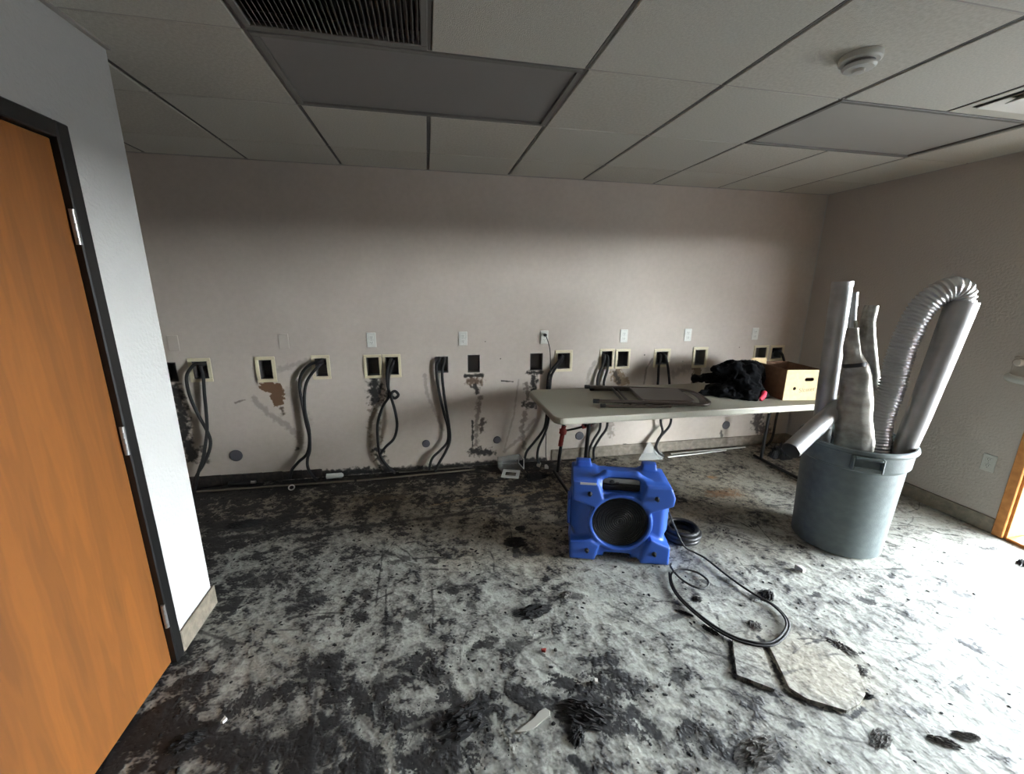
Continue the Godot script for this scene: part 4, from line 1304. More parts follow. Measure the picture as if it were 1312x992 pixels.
func make_table() -> void:
	var t := thing("folding_table", "long beige plastic folding table against the back wall", "table", Vector3(1.35, 0, 0.615))
	var g := G.new()
	g.prism(rounded_rect(-1.22, 1.22, -0.385, 0.385, 0.07), TY - 0.045, TY, Transform3D.IDENTITY, 0.008)
	obj("tabletop", g, mats["table_plastic"], t)
	for e in [[-0.95, -0.335], [-0.98, 0.315], [1.02, -0.26], [1.02, 0.30]]:
		g = G.new()
		var a := Vector3(e[0] + (0.06 if e[1] < 0 and e[0] < 0 else 0.02), TY - 0.046, e[1])
		var b := Vector3(e[0] - (0.005 if e[0] < 0 else 0.0), 0.016, e[1])
		g.tube(PackedVector3Array([a, b]), 0.0145, 10)
		obj("leg", g, mats["black_metal"], t)
	for e in [-0.98, 1.02]:
		g = G.new()
		g.tube(PackedVector3Array([Vector3(e, 0.014, -0.345), Vector3(e, 0.014, 0.345)]), 0.0135, 10)
		obj("foot_bar", g, mats["black_metal"], t)
		g = G.new()
		g.tube(PackedVector3Array([Vector3(e, 0.66, -0.33), Vector3(e, 0.66, 0.31)]), 0.010, 8)
		obj("cross_bar", g, mats["black_metal"], t)
	for e in [[1.03, 0.62]]:
		g = G.new()
		g.tube(curve([Vector3(e[0], 0.615, -0.30), Vector3(lerpf(e[0], e[1], 0.5), 0.640, -0.2), Vector3(e[1], TY - 0.046, -0.05)], 4), 0.009, 8)
		obj("brace", g, mats["black_metal"], t)
	g = G.new()
	g.tube(curve([Vector3(-0.925, 0.385, -0.335), Vector3(-0.73, 0.425, -0.32), Vector3(-0.45, 0.54, -0.25), Vector3(-0.15, TY - 0.046, -0.1)], 6), 0.009, 8)
	obj("brace", g, mats["black_metal"], t)
	g = G.new()
	var a := Vector3(-0.912, 0.435, -0.335)
	var b := Vector3(-0.938, 0.255, -0.335)
	var wob := noise3(71, 40.0)
	g.sweep(curve([a, a.lerp(b, 0.33), a.lerp(b, 0.66), b], 6), 12, func(tt: float, an: float) -> Vector2:
		var r := 0.020 + 0.006 * wob.get_noise_2d(tt * 0.4, an * 0.1) + (0.012 if tt > 0.2 and tt < 0.4 else 0.0)
		return Vector2(r, r))
	var o := obj("tape_wrap", g, mats["red_tape"], t)
	o.set_meta("label", "red tape wrapped round the rear left leg")
	g = G.new()
	g.sweep(curve([Vector3(-0.755, 0.420, -0.322), Vector3(-0.73, 0.425, -0.32), Vector3(-0.68, 0.442, -0.31)], 4), 10, func(_t: float, _a: float) -> Vector2: return Vector2(0.021, 0.019))
	o = obj("tape_wrap", g, mats["red_tape"], t)
	o.set_meta("label", "red tape wrapped round the leg brace")
	make_chair()
	make_jacket()
	make_carton()


func make_chair() -> void:
	var t := thing("folding_chair", "brown metal folding chair lying folded flat on the table", "chair", Vector3(0.50, TY, 0.775), deg_to_rad(-13.0))
	var g := G.new()
	var path := [Vector3(0, 0.040, 0), Vector3(0.25, 0.038, 0), Vector3(0.55, 0.032, 0), Vector3(0.72, 0.026, 0.0)]
	for k in 9:
		var a := PI / 2 - PI * (k + 1) / 10.0
		path.append(Vector3(0.74 + 0.10 * cos(a), 0.024, -0.215 + 0.215 * signf(sin(a)) * pow(absf(sin(a)), 0.55)))
	path.append_array([Vector3(0.72, 0.026, -0.43), Vector3(0.55, 0.032, -0.43), Vector3(0.25, 0.038, -0.43), Vector3(0, 0.040, -0.43)])
	g.tube(curve(path, 4), 0.0125, 10)
	obj("back_frame", g, mats["chair_tube"], t)
	for z in [0.030, -0.462]:
		g = G.new()
		g.tube(curve([Vector3(0.045, 0.013, z), Vector3(0.3, 0.014, z), Vector3(0.52, 0.020, z)], 4), 0.0115, 10)
		obj("rear_leg", g, mats["chair_tube"], t)
	for z in [0.0, -0.43]:
		g = G.new()
		g.tube(PackedVector3Array([Vector3(-0.022, 0.040, z), Vector3(0.02, 0.040, z)]), 0.0155, 10)
		obj("foot_cap", g, mats["black_rubber"], t)
	for z in [0.030, -0.462]:
		g = G.new()
		g.tube(PackedVector3Array([Vector3(0.025, 0.0155, z), Vector3(0.06, 0.0155, z)]), 0.0145, 10)
		obj("foot_cap", g, mats["black_rubber"], t)
	for e in [[0.20, 0.030, 0.010], [0.245, 0.020, 0.008], [0.345, 0.030, 0.013]]:
		g = G.new()
		g.tube(PackedVector3Array([Vector3(e[0], e[1], -0.005), Vector3(e[0], e[1], -0.425)]), e[2], 8)
		obj("cross_bar", g, mats["chair_tube"], t)
	g = G.new()
	g.prism(rounded_rect(0.335, 0.715, -0.40, -0.03, 0.035), 0.030, 0.046, Transform3D.IDENTITY, 0.005)
	obj("seat", g, mats["chair_brown"], t)
	# curved back rest panel inside the top of the frame
	g = G.new()
	for k in 12:
		var q := []
		for e in [k, k + 1]:
			var s: float = -1.0 + 2.0 * e / 12.0
			var z := -0.215 + 0.205 * s
			var bulge := 0.10 * sqrt(maxf(0.0, 1.0 - s * s * 0.92))
			q.append([Vector3(0.70 + bulge * 0.75, 0.040 - 0.016 * s * s, z), Vector3(0.735 + bulge, 0.030 - 0.008 * s * s, z)])
		for y in [0.0, -0.004]:
			var o := Vector3(0, y, 0)
			g.quad(q[0][0] + o, q[1][0] + o, q[1][1] + o, q[0][1] + o, Vector3(0, 1 if y == 0.0 else -1, 0), 1 if y == 0.0 else 2)
		g.quad(q[0][0], q[1][0], q[1][0] + Vector3(0, -0.004, 0), q[0][0] + Vector3(0, -0.004, 0), Vector3.LEFT)
	obj("backrest", g, mats["chair_brown"], t)


func make_jacket() -> void:
	var t := thing("jacket", "crumpled black jacket heaped on the table against the cardboard box", "jacket", Vector3(1.70, TY, 0.65))
	var o := Vector3(1.70, TY, 0.65)
	var n := noise3(81, 9.0, 3)
	var caps := [
		[1.76, 0.88, 0.60, 1.86, 0.90, 0.62, 0.125, 0.115], [1.80, 0.84, 0.64, 1.90, 0.80, 0.62, 0.12, 0.07], [1.56, 0.78, 0.60, 1.78, 0.80, 0.74, 0.05, 0.07], [1.43, 0.762, 0.63, 1.62, 0.775, 0.70, 0.022, 0.045],
		[1.50, 0.845, 0.47, 1.68, 0.855, 0.52, 0.034, 0.04], [1.60, 0.93, 0.58, 1.70, 0.94, 0.60, 0.045, 0.07], [1.66, 0.90, 0.70, 1.76, 0.80, 0.78, 0.02, 0.03], [1.70, 0.99, 0.66, 1.74, 0.85, 0.76, 0.022, 0.03],
		[1.58, 0.78, 0.72, 1.70, 0.765, 0.80, 0.035, 0.028], [1.76, 0.80, 0.78, 1.86, 0.77, 0.80, 0.04, 0.03], [1.80, 0.98, 0.70, 1.82, 0.84, 0.78, 0.022, 0.03], [1.70, 0.78, 0.80, 1.74, 0.76, 0.84, 0.03, 0.025]]
	var f := func(p: Vector3) -> float:
		var w := p + o
		var d := 1e9
		for c in caps:
			d = smin(d, sd_cap(w, Vector3(c[0], c[1], c[2]), Vector3(c[3], c[4], c[5]), c[6], c[7]), 0.035)
		d += absf(n.get_noise_3dv(w)) * 0.055 - 0.012
		d = maxf(d, TY + 0.002 - w.y)
		return maxf(d, w.x - 1.962 - (0.86 - w.z) * 0.12)
	obj("cloth", nets(f, Vector3(-0.34, -0.01, -0.26), Vector3(0.30, 0.36, 0.26), 0.0095), mats["jacket_black"], t)
	var g := G.new()
	g.sweep(curve([Vector3(0.085, 0.012, 0.205), Vector3(0.115, 0.035, 0.195), Vector3(0.14, 0.052, 0.175), Vector3(0.16, 0.040, 0.16)], 5), 10, func(tt: float, _a: float) -> Vector2: return Vector2(0.012 + 0.008 * sin(tt * PI), 0.022))
	var lin := obj("lining", g, mats["jacket_pink"], t)
	lin.set_meta("label", "pink lining peeping out at the jacket's right end")


func make_carton() -> void:
	var t := thing("cardboard_box", "open cardboard box with hand holes and pencil writing on the table", "box", Vector3(1.972, TY + 0.001, 0.868), deg_to_rad(-7.0))
	var W := 0.285
	var D := 0.37
	var HH := 0.236
	var th := 0.006
	# front panel with two punched holes, built from strips round them
	var g := G.new()
	var holes := [[0.150, 0.225, 0.148, 0.176], [0.068, 0.094, 0.078, 0.106]]
	var xs := [0.0, W]
	var ys := [0.0, HH]
	for h in holes:
		xs.append_array([h[0], h[1]])
		ys.append_array([h[2], h[3]])
	xs.sort()
	ys.sort()
	for i in xs.size() - 1:
		for j in ys.size() - 1:
			var xm: float = (xs[i] + xs[i + 1]) * 0.5
			var ym: float = (ys[j] + ys[j + 1]) * 0.5
			var hole := false
			for h in holes:
				if xm > h[0] and xm < h[1] and ym > h[2] and ym < h[3]:
					hole = true
			if not hole:
				g.span(Vector3(xs[i], ys[j], -th), Vector3(xs[i + 1], ys[j + 1], 0), 0.0)
	# rounded ends of the holes
	for h in holes:
		for c in [[h[0], h[2], 1, 1], [h[1], h[2], -1, 1], [h[0], h[3], 1, -1], [h[1], h[3], -1, -1]]:
			var r: float = (h[3] - h[2]) * 0.5
			for k in 4:
				var a0 := PI / 2 * k / 4
				var a1 := PI / 2 * (k + 1) / 4
				var q := func(a: float, z: float) -> Vector3: return Vector3(c[0] + c[2] * r * (1 - cos(a)), c[1] + c[3] * r * (1 - sin(a)), z)
				g.tri(Vector3(c[0], c[1], 0), q.call(a0, 0.0), q.call(a1, 0.0), Vector3.BACK)
				g.quad(q.call(a0, 0.0), q.call(a1, 0.0), q.call(a1, -th), q.call(a0, -th), Vector3(c[2], c[3], 0))
	obj("front_panel", g, mats["cardboard_lit"], t)
	g = G.new()
	g.span(Vector3(0, 0, -D), Vector3(th, HH, -th - 0.0002), 0.001)
	obj("side_panel", g, mats["cardboard_shaded"], t)
	g = G.new()
	g.span(Vector3(W - th, 0, -D), Vector3(W, HH, -th - 0.0002), 0.001)
	obj("side_panel", g, mats["cardboard_shaded"], t)
	g = G.new()
	g.span(Vector3(th, 0, -D), Vector3(W - th, HH, -D + th), 0.001)
	obj("back_panel", g, mats["cardboard_shaded"], t)
	g = G.new()
	g.span(Vector3(th, 0.0, -D + th), Vector3(W - th, 0.005, -th - 0.0002), 0.0)
	obj("bottom_panel", g, mats["cardboard_shaded"], t)
	# torn flap standing at the back left corner
	g = G.new()
	g.box(Vector3(-0.005, HH - 0.002, -D + 0.05), Vector3(0.13, 0.08, 0.004), 0.001, Basis(Vector3.RIGHT, -0.25))
	obj("flap", g, mats["cardboard_lit"], t)
	var tm := TextMesh.new()
	var sf := SystemFont.new()
	sf.font_names = PackedStringArray(["Droid Sans"])
	tm.font = sf
	tm.text = "Slower"
	tm.font_size = 20
	tm.pixel_size = 0.0021
	tm.depth = 0.0004
	var w := MeshInstance3D.new()
	w.name = "writing"
	w.mesh = tm
	w.material_override = mats["pencil"]
	t.add_child(w, true)
	w.position = Vector3(0.182, 0.082, 0.0004)
	w.rotation.z = 0.09


# ---------------------------------------------------------------- the blue air mover
func make_air_mover() -> void:
	var t := thing("air_mover", "blue plastic air mover with a round black grille on the floor", "air mover", Vector3(0.111, 0, 1.394), deg_to_rad(-17.75))
	var lt := PackedVector2Array([Vector2(0.008, 0.505), Vector2(0.150, 0.502), Vector2(0.185, 0.395), Vector2(0.140, 0.345), Vector2(0.008, 0.385)])
	var rt := PackedVector2Array([Vector2(0.415, 0.495), Vector2(0.555, 0.490), Vector2(0.580, 0.430), Vector2(0.575, 0.378), Vector2(0.450, 0.330), Vector2(0.390, 0.385)])
	var lb := PackedVector2Array([Vector2(0.005, 0.120), Vector2(0.125, 0.135), Vector2(0.178, 0.098), Vector2(0.155, 0.002), Vector2(0.005, 0.002)])
	var rb := PackedVector2Array([Vector2(0.425, 0.080), Vector2(0.465, 0.165), Vector2(0.579, 0.118), Vector2(0.579, 0.002), Vector2(0.412, 0.002)])
	var cc := Vector2(0.288, 0.250)
	var f := func(p: Vector3) -> float:
		var q := Vector2(p.x, p.y)
		var d := sd_box(p, Vector3(0.29, 0.262, -0.155), Vector3(0.262, 0.212, 0.110), 0.035)
		d = smin(d, sd_box(p, Vector3(0.288, 0.262, -0.165), Vector3(0.288, 0.105, 0.085), 0.03), 0.03)
		d = smin(d, sd_box(p, Vector3(0.288, 0.44, -0.155), Vector3(0.255, 0.056, 0.118), 0.03), 0.02)
		d = smin(d, sd_box(p, Vector3(0.288, 0.075, -0.145), Vector3(0.20, 0.065, 0.115), 0.02), 0.02)
		# corner columns run the full depth
		var zc := absf(p.z + 0.14) - 0.13
		for pl in [lt, rt, lb, rb]:
			var e := sd_poly(q, pl) + 0.010
			var w := Vector2(maxf(e, 0.0), maxf(zc, 0.0)).length() + minf(maxf(e, zc), 0.0) - 0.010
			d = smin(d, w, 0.022)
		# lip round the fan
		var rr := Vector2(q.distance_to(cc) - 0.170, p.z + 0.022).length() - 0.014
		d = smin(d, rr, 0.016)
		# rear blocks for stacking
		d = smin(d, sd_box(p, Vector3(0.078, 0.505, -0.235), Vector3(0.045, 0.038, 0.03), 0.010), 0.02)
		d = smin(d, sd_box(p, Vector3(0.470, 0.505, -0.235), Vector3(0.042, 0.036, 0.03), 0.010), 0.02)
		# fan opening, control recess, hand grip, gap under the belly, gully each side
		d = maxf(d, -maxf(q.distance_to(cc) - 0.160, -0.125 - p.z))
		d = maxf(d, -sd_box(p, Vector3(0.286, 0.476, -0.03), Vector3(0.108, 0.046, 0.062), 0.012))
		d = maxf(d, -sd_box(p, Vector3(0.286, 0.0, -0.14), Vector3(0.078, 0.040, 0.30), 0.012))
		var hd := sd_cap(p, Vector3(0.135, 0.487, -0.072), Vector3(0.20, 0.522, -0.088), 0.022, 0.021)
		hd = smin(hd, sd_cap(p, Vector3(0.20, 0.522, -0.088), Vector3(0.37, 0.522, -0.088), 0.021, 0.021), 0.02)
		hd = smin(hd, sd_cap(p, Vector3(0.37, 0.522, -0.088), Vector3(0.44, 0.485, -0.072), 0.021, 0.022), 0.02)
		return smin(d, hd, 0.012)
	obj("housing", nets(f, Vector3(-0.025, -0.008, -0.300), Vector3(0.605, 0.565, 0.020), 0.0085), mats["blue_plastic"], t)
	var g := G.new()
	var ax := Basis.IDENTITY
	for k in 12:
		g.torus(Vector3(cc.x, cc.y, -0.034), 0.018 + k * 0.0122, 0.0042, 44, 6, ax)
	for k in 6:
		var a := PI * k / 6.0
		var e := Vector3(cos(a), sin(a), 0) * 0.160
		g.tube(PackedVector3Array([Vector3(cc.x, cc.y, -0.0375) - e, Vector3(cc.x, cc.y, -0.0375) + e]), 0.002, 6)
	obj("guard", g, mats["grille_black"], t)
	g = G.new()
	for k in 7:
		var a := TAU * k / 7.0
		var r := Basis(Vector3.BACK, a)
		g.box(Vector3(cc.x, cc.y, -0.080) + r * Vector3(0.098, 0, 0), Vector3(0.10, 0.062, 0.004), 0.001, r * Basis(Vector3.RIGHT, 0.5))
	g.lathe([Vector2(0.055, -0.03), Vector2(0.052, 0.015), Vector2(0.0, 0.022)], 24, Transform3D(Basis(Vector3.RIGHT, PI / 2), Vector3(cc.x, cc.y, -0.080)))
	obj("fan", g, mats["grille_black"], t)
	g = G.new()
	g.lathe([Vector2(0.1598, 0.0), Vector2(0.0, 0.0)], 40, Transform3D(Basis(Vector3.RIGHT, -PI / 2), Vector3(cc.x, cc.y, -0.122)))
	g.lathe([Vector2(0.1565, 0.0), Vector2(0.1565, 0.092)], 48, Transform3D(Basis(Vector3.RIGHT, PI / 2), Vector3(cc.x, cc.y, -0.122)), 30)
	obj("fan_back", g, mats["grille_black"], t)
	g = G.new()
	g.box(Vector3(0.286, 0.448, -0.078), Vector3(0.214, 0.040, 0.03), 0.004)
	obj("switch_box", g, mats["grille_black"], t)
	g = G.new()
	g.box(Vector3(0.286, 0.483, -0.076), Vector3(0.210, 0.030, 0.024), 0.004, Basis(Vector3.RIGHT, -0.5))
	var pn := obj("control_panel", g, mats["panel_grey"], t)
	g = G.new()
	g.lathe([Vector2(0.014, 0.0), Vector2(0.012, 0.014), Vector2(0.0, 0.016)], 16, Transform3D(Basis(Vector3.RIGHT, 1.1), Vector3(0.232, 0.484, -0.060)))
	g.box(Vector3(0.262, 0.480, -0.056), Vector3(0.018, 0.012, 0.010), 0.002, Basis(Vector3.RIGHT, -0.5))
	obj("switch", g, mats["grille_black"], pn)
	g = G.new()
	g.box(Vector3(0.093, 0.494, 0.0005), Vector3(0.090, 0.014, 0.003), 0.001)
	obj("label_strip", g, mats["label_white"], t)
	for e in [[0.105, 0.432], [0.476, 0.425], [0.106, 0.068], [0.490, 0.075]]:
		g = G.new()
		g.lathe([Vector2(0.014, -0.002), Vector2(0.013, 0.006), Vector2(0.008, 0.009), Vector2(0.008, 0.020), Vector2(0.0, 0.022)], 14, Transform3D(Basis(Vector3.RIGHT, PI / 2), Vector3(e[0], e[1], 0.0)))
		obj("bolt", g, mats["grille_black"], t)
	g = G.new()
	g.span(Vector3(-0.012, 0.178, -0.20), Vector3(0.004, 0.340, -0.09), 0.004)
	obj("side_flange", g, mats["blue_plastic"], t)
	# its cable, loose on the floor
	var c := thing("power_cord", "black power cord from the blue air mover lying in loops on the floor", "cord", Vector3(0.75, 0, 1.8))
	var o := Vector3(0.75, 0, 1.8)
	var p := [Vector3(0.735, 0.26, 1.40), Vector3(0.775, 0.16, 1.42), Vector3(0.83, 0.04, 1.46)]
	for e in [[0.886, 1.50], [0.913, 1.561], [0.936, 1.72], [0.968, 1.848], [1.01, 1.95], [0.995, 2.046], [0.918, 2.11], [0.808, 2.145], [0.712, 2.112], [0.648, 2.048], [0.605, 1.946], [0.580, 1.822], [0.592, 1.725], [0.637, 1.64], [0.715, 1.620], [0.785, 1.660], [0.800, 1.735], [0.745, 1.779], [0.683, 1.762], [0.652, 1.686], [0.656, 1.60], [0.672, 1.575]]:
		p.append(Vector3(e[0], 0.010, e[1]))
	# where the loop crosses over itself it rides on top
	var q := []
	for i in p.size():
		var v: Vector3 = p[i]
		if i >= p.size() - 4:
			v.y = 0.020
		q.append(v - o)
	g = G.new()
	g.tube(curve(q, 8), 0.0055, 8)
	obj("cable", g, mats["black_rubber"], c)
	g = G.new()
	var q2 := []
	for e in [[0.985, 1.90], [1.02, 1.96], [1.000, 2.06], [0.915, 2.125], [0.806, 2.158], [0.704, 2.124], [0.636, 2.054], [0.594, 1.95], [0.570, 1.824], [0.583, 1.72], [0.628, 1.63]]:
		q2.append(Vector3(e[0], 0.008, e[1]) - o)
	g.tube(curve(q2, 6), 0.0055, 8)
	obj("cable", g, mats["black_rubber"], c)
	# coil of hose behind it
	g = G.new()
	for e in [[0.098, 0.018, 0.018], [0.105, 0.047, 0.016], [0.092, 0.070, 0.014]]:
		g.torus(Vector3(0.905, e[1], 1.32), e[0], e[2], 40, 10, Basis(Vector3.RIGHT, PI / 2))
	tag(obj("hose_coil", g, mats["grey_bag"]), "coiled black hose lying on the floor right of the blue air mover", "hose")


# ---------------------------------------------------------------- bin and ducts
func make_bin() -> void:
	var t := thing("trash_can", "round grey plastic trash can full of metal duct pieces", "trash can", Vector3(1.89, 0, 1.51))
	var g := G.new()
	g.lathe([Vector2(0.0, 0.004), Vector2(0.222, 0.0), Vector2(0.234, 0.010), Vector2(0.256, 0.560), Vector2(0.258, 0.565), Vector2(0.268, 0.572), Vector2(0.272, 0.580), Vector2(0.276, 0.668)], 64)
	g.lathe([Vector2(0.267, 0.668), Vector2(0.252, 0.560), Vector2(0.226, 0.02), Vector2(0.0, 0.02)], 64, Transform3D.IDENTITY, 40)
	obj("body", g, mats["can_grey"], t)
	g = G.new()
	g.lathe([Vector2(0.276, 0.664), Vector2(0.286, 0.668), Vector2(0.290, 0.680), Vector2(0.287, 0.694), Vector2(0.278, 0.700), Vector2(0.268, 0.696), Vector2(0.265, 0.684), Vector2(0.267, 0.664)], 64)
	obj("rim", g, mats["can_grey"], t)
	for a in [Vector2(-0.62, 0.78).angle(), Vector2(0.62, -0.78).angle()]:
		var bs := Basis(Vector3.UP, PI / 2 - a)
		g = G.new()
		var at := bs * Vector3(0, 0.628, 0.290)
		g.box(at + bs * Vector3(-0.066, 0, -0.008), Vector3(0.010, 0.082, 0.048), 0.003, bs)
		g.box(at + bs * Vector3(0.066, 0, -0.008), Vector3(0.010, 0.082, 0.048), 0.003, bs)
		g.box(at + bs * Vector3(0, 0.034, -0.004), Vector3(0.122, 0.014, 0.050), 0.004, bs)
		g.box(at + bs * Vector3(0, -0.030, 0.010), Vector3(0.122, 0.022, 0.010), 0.003, bs)
		obj("handle", g, mats["can_grey"], t)
	var one := func(_t: float, _a: float) -> float: return 1.0
	# straight tall pipe
	t = thing("duct_pipe", "tall straight metal pipe at the left of the trash can", "duct", Vector3(1.77, 0.06, 1.36))
	var o := t.position
	g = G.new()
	var p := curve([Vector3(1.80, 0.10, 1.41) - o, Vector3(1.775, 0.66, 1.385) - o, Vector3(1.752, 1.617, 1.352) - o], 8)
	g.shell(p, 0.0525, 0.0016, 32, one)
	obj("tube", g, mats["galvanised"], t)
	for at in [[p[-1] + Vector3(0.0008, -0.028, 0.001), p[-1]], [p[8] + Vector3(0, 0.0, 0), p[8] + Vector3(0, 0.012, 0)]]:
		g = G.new()
		g.shell(curve(at, 2), 0.0545, 0.003, 32, one)
		obj("crimp_band", g, mats["galvanised"], t)
	# narrow pipe behind it with a dark mark
	t = thing("duct_pipe", "narrow pale pipe standing behind the tall straight one in the trash can", "duct", Vector3(1.92, 0.06, 1.42))
	o = t.position
	g = G.new()
	p = curve([Vector3(1.945, 0.10, 1.44) - o, Vector3(1.90, 0.9, 1.40) - o, Vector3(1.864, 1.555, 1.337) - o], 8)
	g.shell(p, 0.024, 0.0014, 20, one)
	obj("tube", g, mats["galvanised"], t)
	g = G.new()
	g.shell(curve([Vector3(1.8815, 1.335, 1.360) - o, Vector3(1.877, 1.39, 1.3545) - o], 2), 0.0265, 0.003, 20, one)
	obj("joint_band", g, mats["wood_strip"], t)
	# crumpled flattened pipe with a clamp
	t = thing("duct_pipe", "crushed dirty metal pipe with a black clamp, front of the trash can", "duct", Vector3(1.78, 0.06, 1.56))
	o = t.position
	var n := noise3(91, 3.0, 3)
	g = G.new()
	p = curve([Vector3(1.83, 0.25, 1.585) - o, Vector3(1.796, 0.63, 1.581) - o, Vector3(1.775, 0.82, 1.565) - o, Vector3(1.765, 1.00, 1.55) - o, Vector3(1.748, 1.154, 1.523) - o, Vector3(1.730, 1.25, 1.50) - o, Vector3(1.722, 1.36, 1.49) - o], 10)
	g.sweep(p, 28, func(tt: float, a: float) -> Vector2:
		var neck := 1.0 - 0.22 * smoothstep(0.2, 0.55, tt) - 0.33 * smoothstep(0.58, 0.76, tt) - 0.15 * smoothstep(0.80, 1.0, tt)
		var w := 1.0 + 0.16 * n.get_noise_2d(tt * 1.2, a * 0.3) + 0.05 * n.get_noise_2d(tt * 4.0, a)
		return Vector2(0.092 * neck * w, 0.045 * neck * w), true, 0.0, TAU, false, Vector3(0.8, 0, -0.6))
	obj("tube", g, mats["galvanised_dirty"], t)
	g = G.new()
	g.sweep(curve([Vector3(1.7495, 1.140, 1.526) - o, Vector3(1.7465, 1.162, 1.5215) - o], 2), 24, func(_t: float, _a: float) -> Vector2: return Vector2(0.056, 0.040), false, 0.0, TAU, false, Vector3(0.8, 0, -0.6))
	obj("clamp", g, mats["black_metal"], t)
	# torn flattened piece
	t = thing("duct_pipe", "torn flattened strip of pipe with a ragged top, middle of the trash can", "duct", Vector3(2.0, 0.06, 1.45))
	o = t.position
	g = G.new()
	p = curve([Vector3(1.99, 0.12, 1.50) - o, Vector3(2.0, 0.614, 1.50) - o, Vector3(1.995, 0.976, 1.46) - o, Vector3(1.960, 1.255, 1.405) - o, Vector3(1.950, 1.38, 1.388) - o, Vector3(1.958, 1.48, 1.384) - o], 8)
	g.shell(p, 0.045, 0.002, 22, func(tt: float, a: float) -> float: return 0.74 + 0.26 * cos(2.0 * a + tt * 2.0) + 0.08 * n.get_noise_2d(tt * 2.0, a + 7.0), 0.25, TAU - 0.35, Vector3(0.8, 0, -0.6))
	obj("sheet", g, mats["galvanised_dirty"], t)
	# flexible foil duct arching over
	t = thing("flexible_duct", "ribbed silver foil duct bent over into an arch, trash can right", "duct", Vector3(1.97, 0.06, 1.60))
	o = t.position
	g = G.new()
	p = curve([Vector3(1.965, 0.30, 1.60) - o, Vector3(1.952, 0.624, 1.598) - o, Vector3(1.945, 0.841, 1.583) - o, Vector3(1.953, 1.01, 1.596) - o, Vector3(1.956, 1.193, 1.598) - o, Vector3(1.963, 1.349, 1.61) - o, Vector3(1.977, 1.470, 1.632) - o, Vector3(2.005, 1.548, 1.668) - o, Vector3(2.050, 1.582, 1.700) - o, Vector3(2.093, 1.560, 1.718) - o, Vector3(2.108, 1.50, 1.72) - o, Vector3(2.10, 1.43, 1.72) - o], 12)
	p = even(p, 510)
	g.sweep(p, 22, func(tt: float, a: float) -> Vector2:
		var r := (0.060 - 0.010 * smoothstep(0.86, 0.96, tt)) * (1.0 + 0.075 * sin(tt * TAU * 80.0 + 0.8 * sin(a))) * (1.0 + 0.07 * n.get_noise_2d(tt * 6.0, a * 0.5))
		return Vector2(r, r))
	obj("foil_tube", g, mats["foil"], t)
	# long pipe leaning right, open along its seam
	t = thing("duct_pipe", "long metal pipe leaning right, its side seam sprung at the top, trash can right", "duct", Vector3(1.98, 0.06, 1.70))
	o = t.position
	g = G.new()
	p = curve([Vector3(1.99, 0.20, 1.625) - o, Vector3(2.027, 0.612, 1.672) - o, Vector3(2.068, 1.04, 1.70) - o, Vector3(2.113, 1.515, 1.72) - o], 8)
	g.shell(p, 0.058, 0.0018, 32, func(tt: float, _a: float) -> float: return 0.84 + 0.16 * smoothstep(0.2, 0.6, tt) + 0.14 * smoothstep(0.6, 1.0, tt))
	obj("tube", g, mats["galvanised"], t)
	g = G.new()
	g.shell(curve([p[15], p[18], p[21], p[24]], 5), 0.066, 0.0022, 10, func(tt: float, _a: float) -> float: return 1.0 + 0.16 * tt, -0.25, 0.75, Vector3(-0.2, 0, 1))
	obj("seam_flap", g, mats["galvanised"], t)
	# short half pipe hanging out over the rim
	t = thing("duct_pipe", "short half-open pipe sticking out over the trash can's left rim", "duct", Vector3(1.60, 0.66, 1.50))
	o = t.position
	g = G.new()
	p = curve([Vector3(1.80, 0.875, 1.44) - o, Vector3(1.58, 0.774, 1.507) - o, Vector3(1.36, 0.672, 1.575) - o], 8)
	g.shell(p, 0.050, 0.0016, 26, one, 0.0, TAU, Vector3.UP)
	obj("tube", g, mats["galvanised"], t)
	g = G.new()
	g.shell(curve([p[7], p[9]], 2), 0.0515, 0.002, 26, one, 0.0, TAU, Vector3.UP)
	obj("crimp_band", g, mats["galvanised"], t)


# ---------------------------------------------------------------- rubbish on the floor
func lump(rx: float, rz: float, h: float, sd: int, ragged := 0.35) -> ArrayMesh:
	var g := G.new()
	var n := noise3(sd, 1.0, 4)
	var m := 32
	var P := func(i: int, k: int) -> Vector4:
		var u := (float(i) / m - 0.5) * 3.0
		var v := (float(k) / m - 0.5) * 3.0
		u += 0.5 * n.get_noise_2d(u * 1.7 + 9.0, v * 1.7) / maxf(ragged, 0.1) * 0.4
		var e := 1.0 - u * u - v * v + ragged * 2.6 * n.get_noise_2d(u * 1.6, v * 1.6)
		var f := clampf(e * 1.4, 0.0, 1.0)
		var y := h * 0.65 * f * (0.35 + 1.6 * absf(n.get_noise_2d(u * 7.0 + 40.0, v * 7.0)) + 0.9 * n.get_noise_2d(u * 17.0, v * 17.0))
		return Vector4(u * rx, maxf(y, 0.0005 if e > 0.0 else -0.002), v * rz, e)
	for i in m:
		for k in m:
			var q := [P.call(i, k), P.call(i + 1, k), P.call(i + 1, k + 1), P.call(i, k + 1)]
			if maxf(maxf(q[0].w, q[1].w), maxf(q[2].w, q[3].w)) <= 0.0:
				continue
			var p := []
			for e in q:
				p.append(Vector3(e.x, e.y, e.z))
			g.quad(p[0], p[1], p[2], p[3], Vector3.UP)
	return g.mesh()


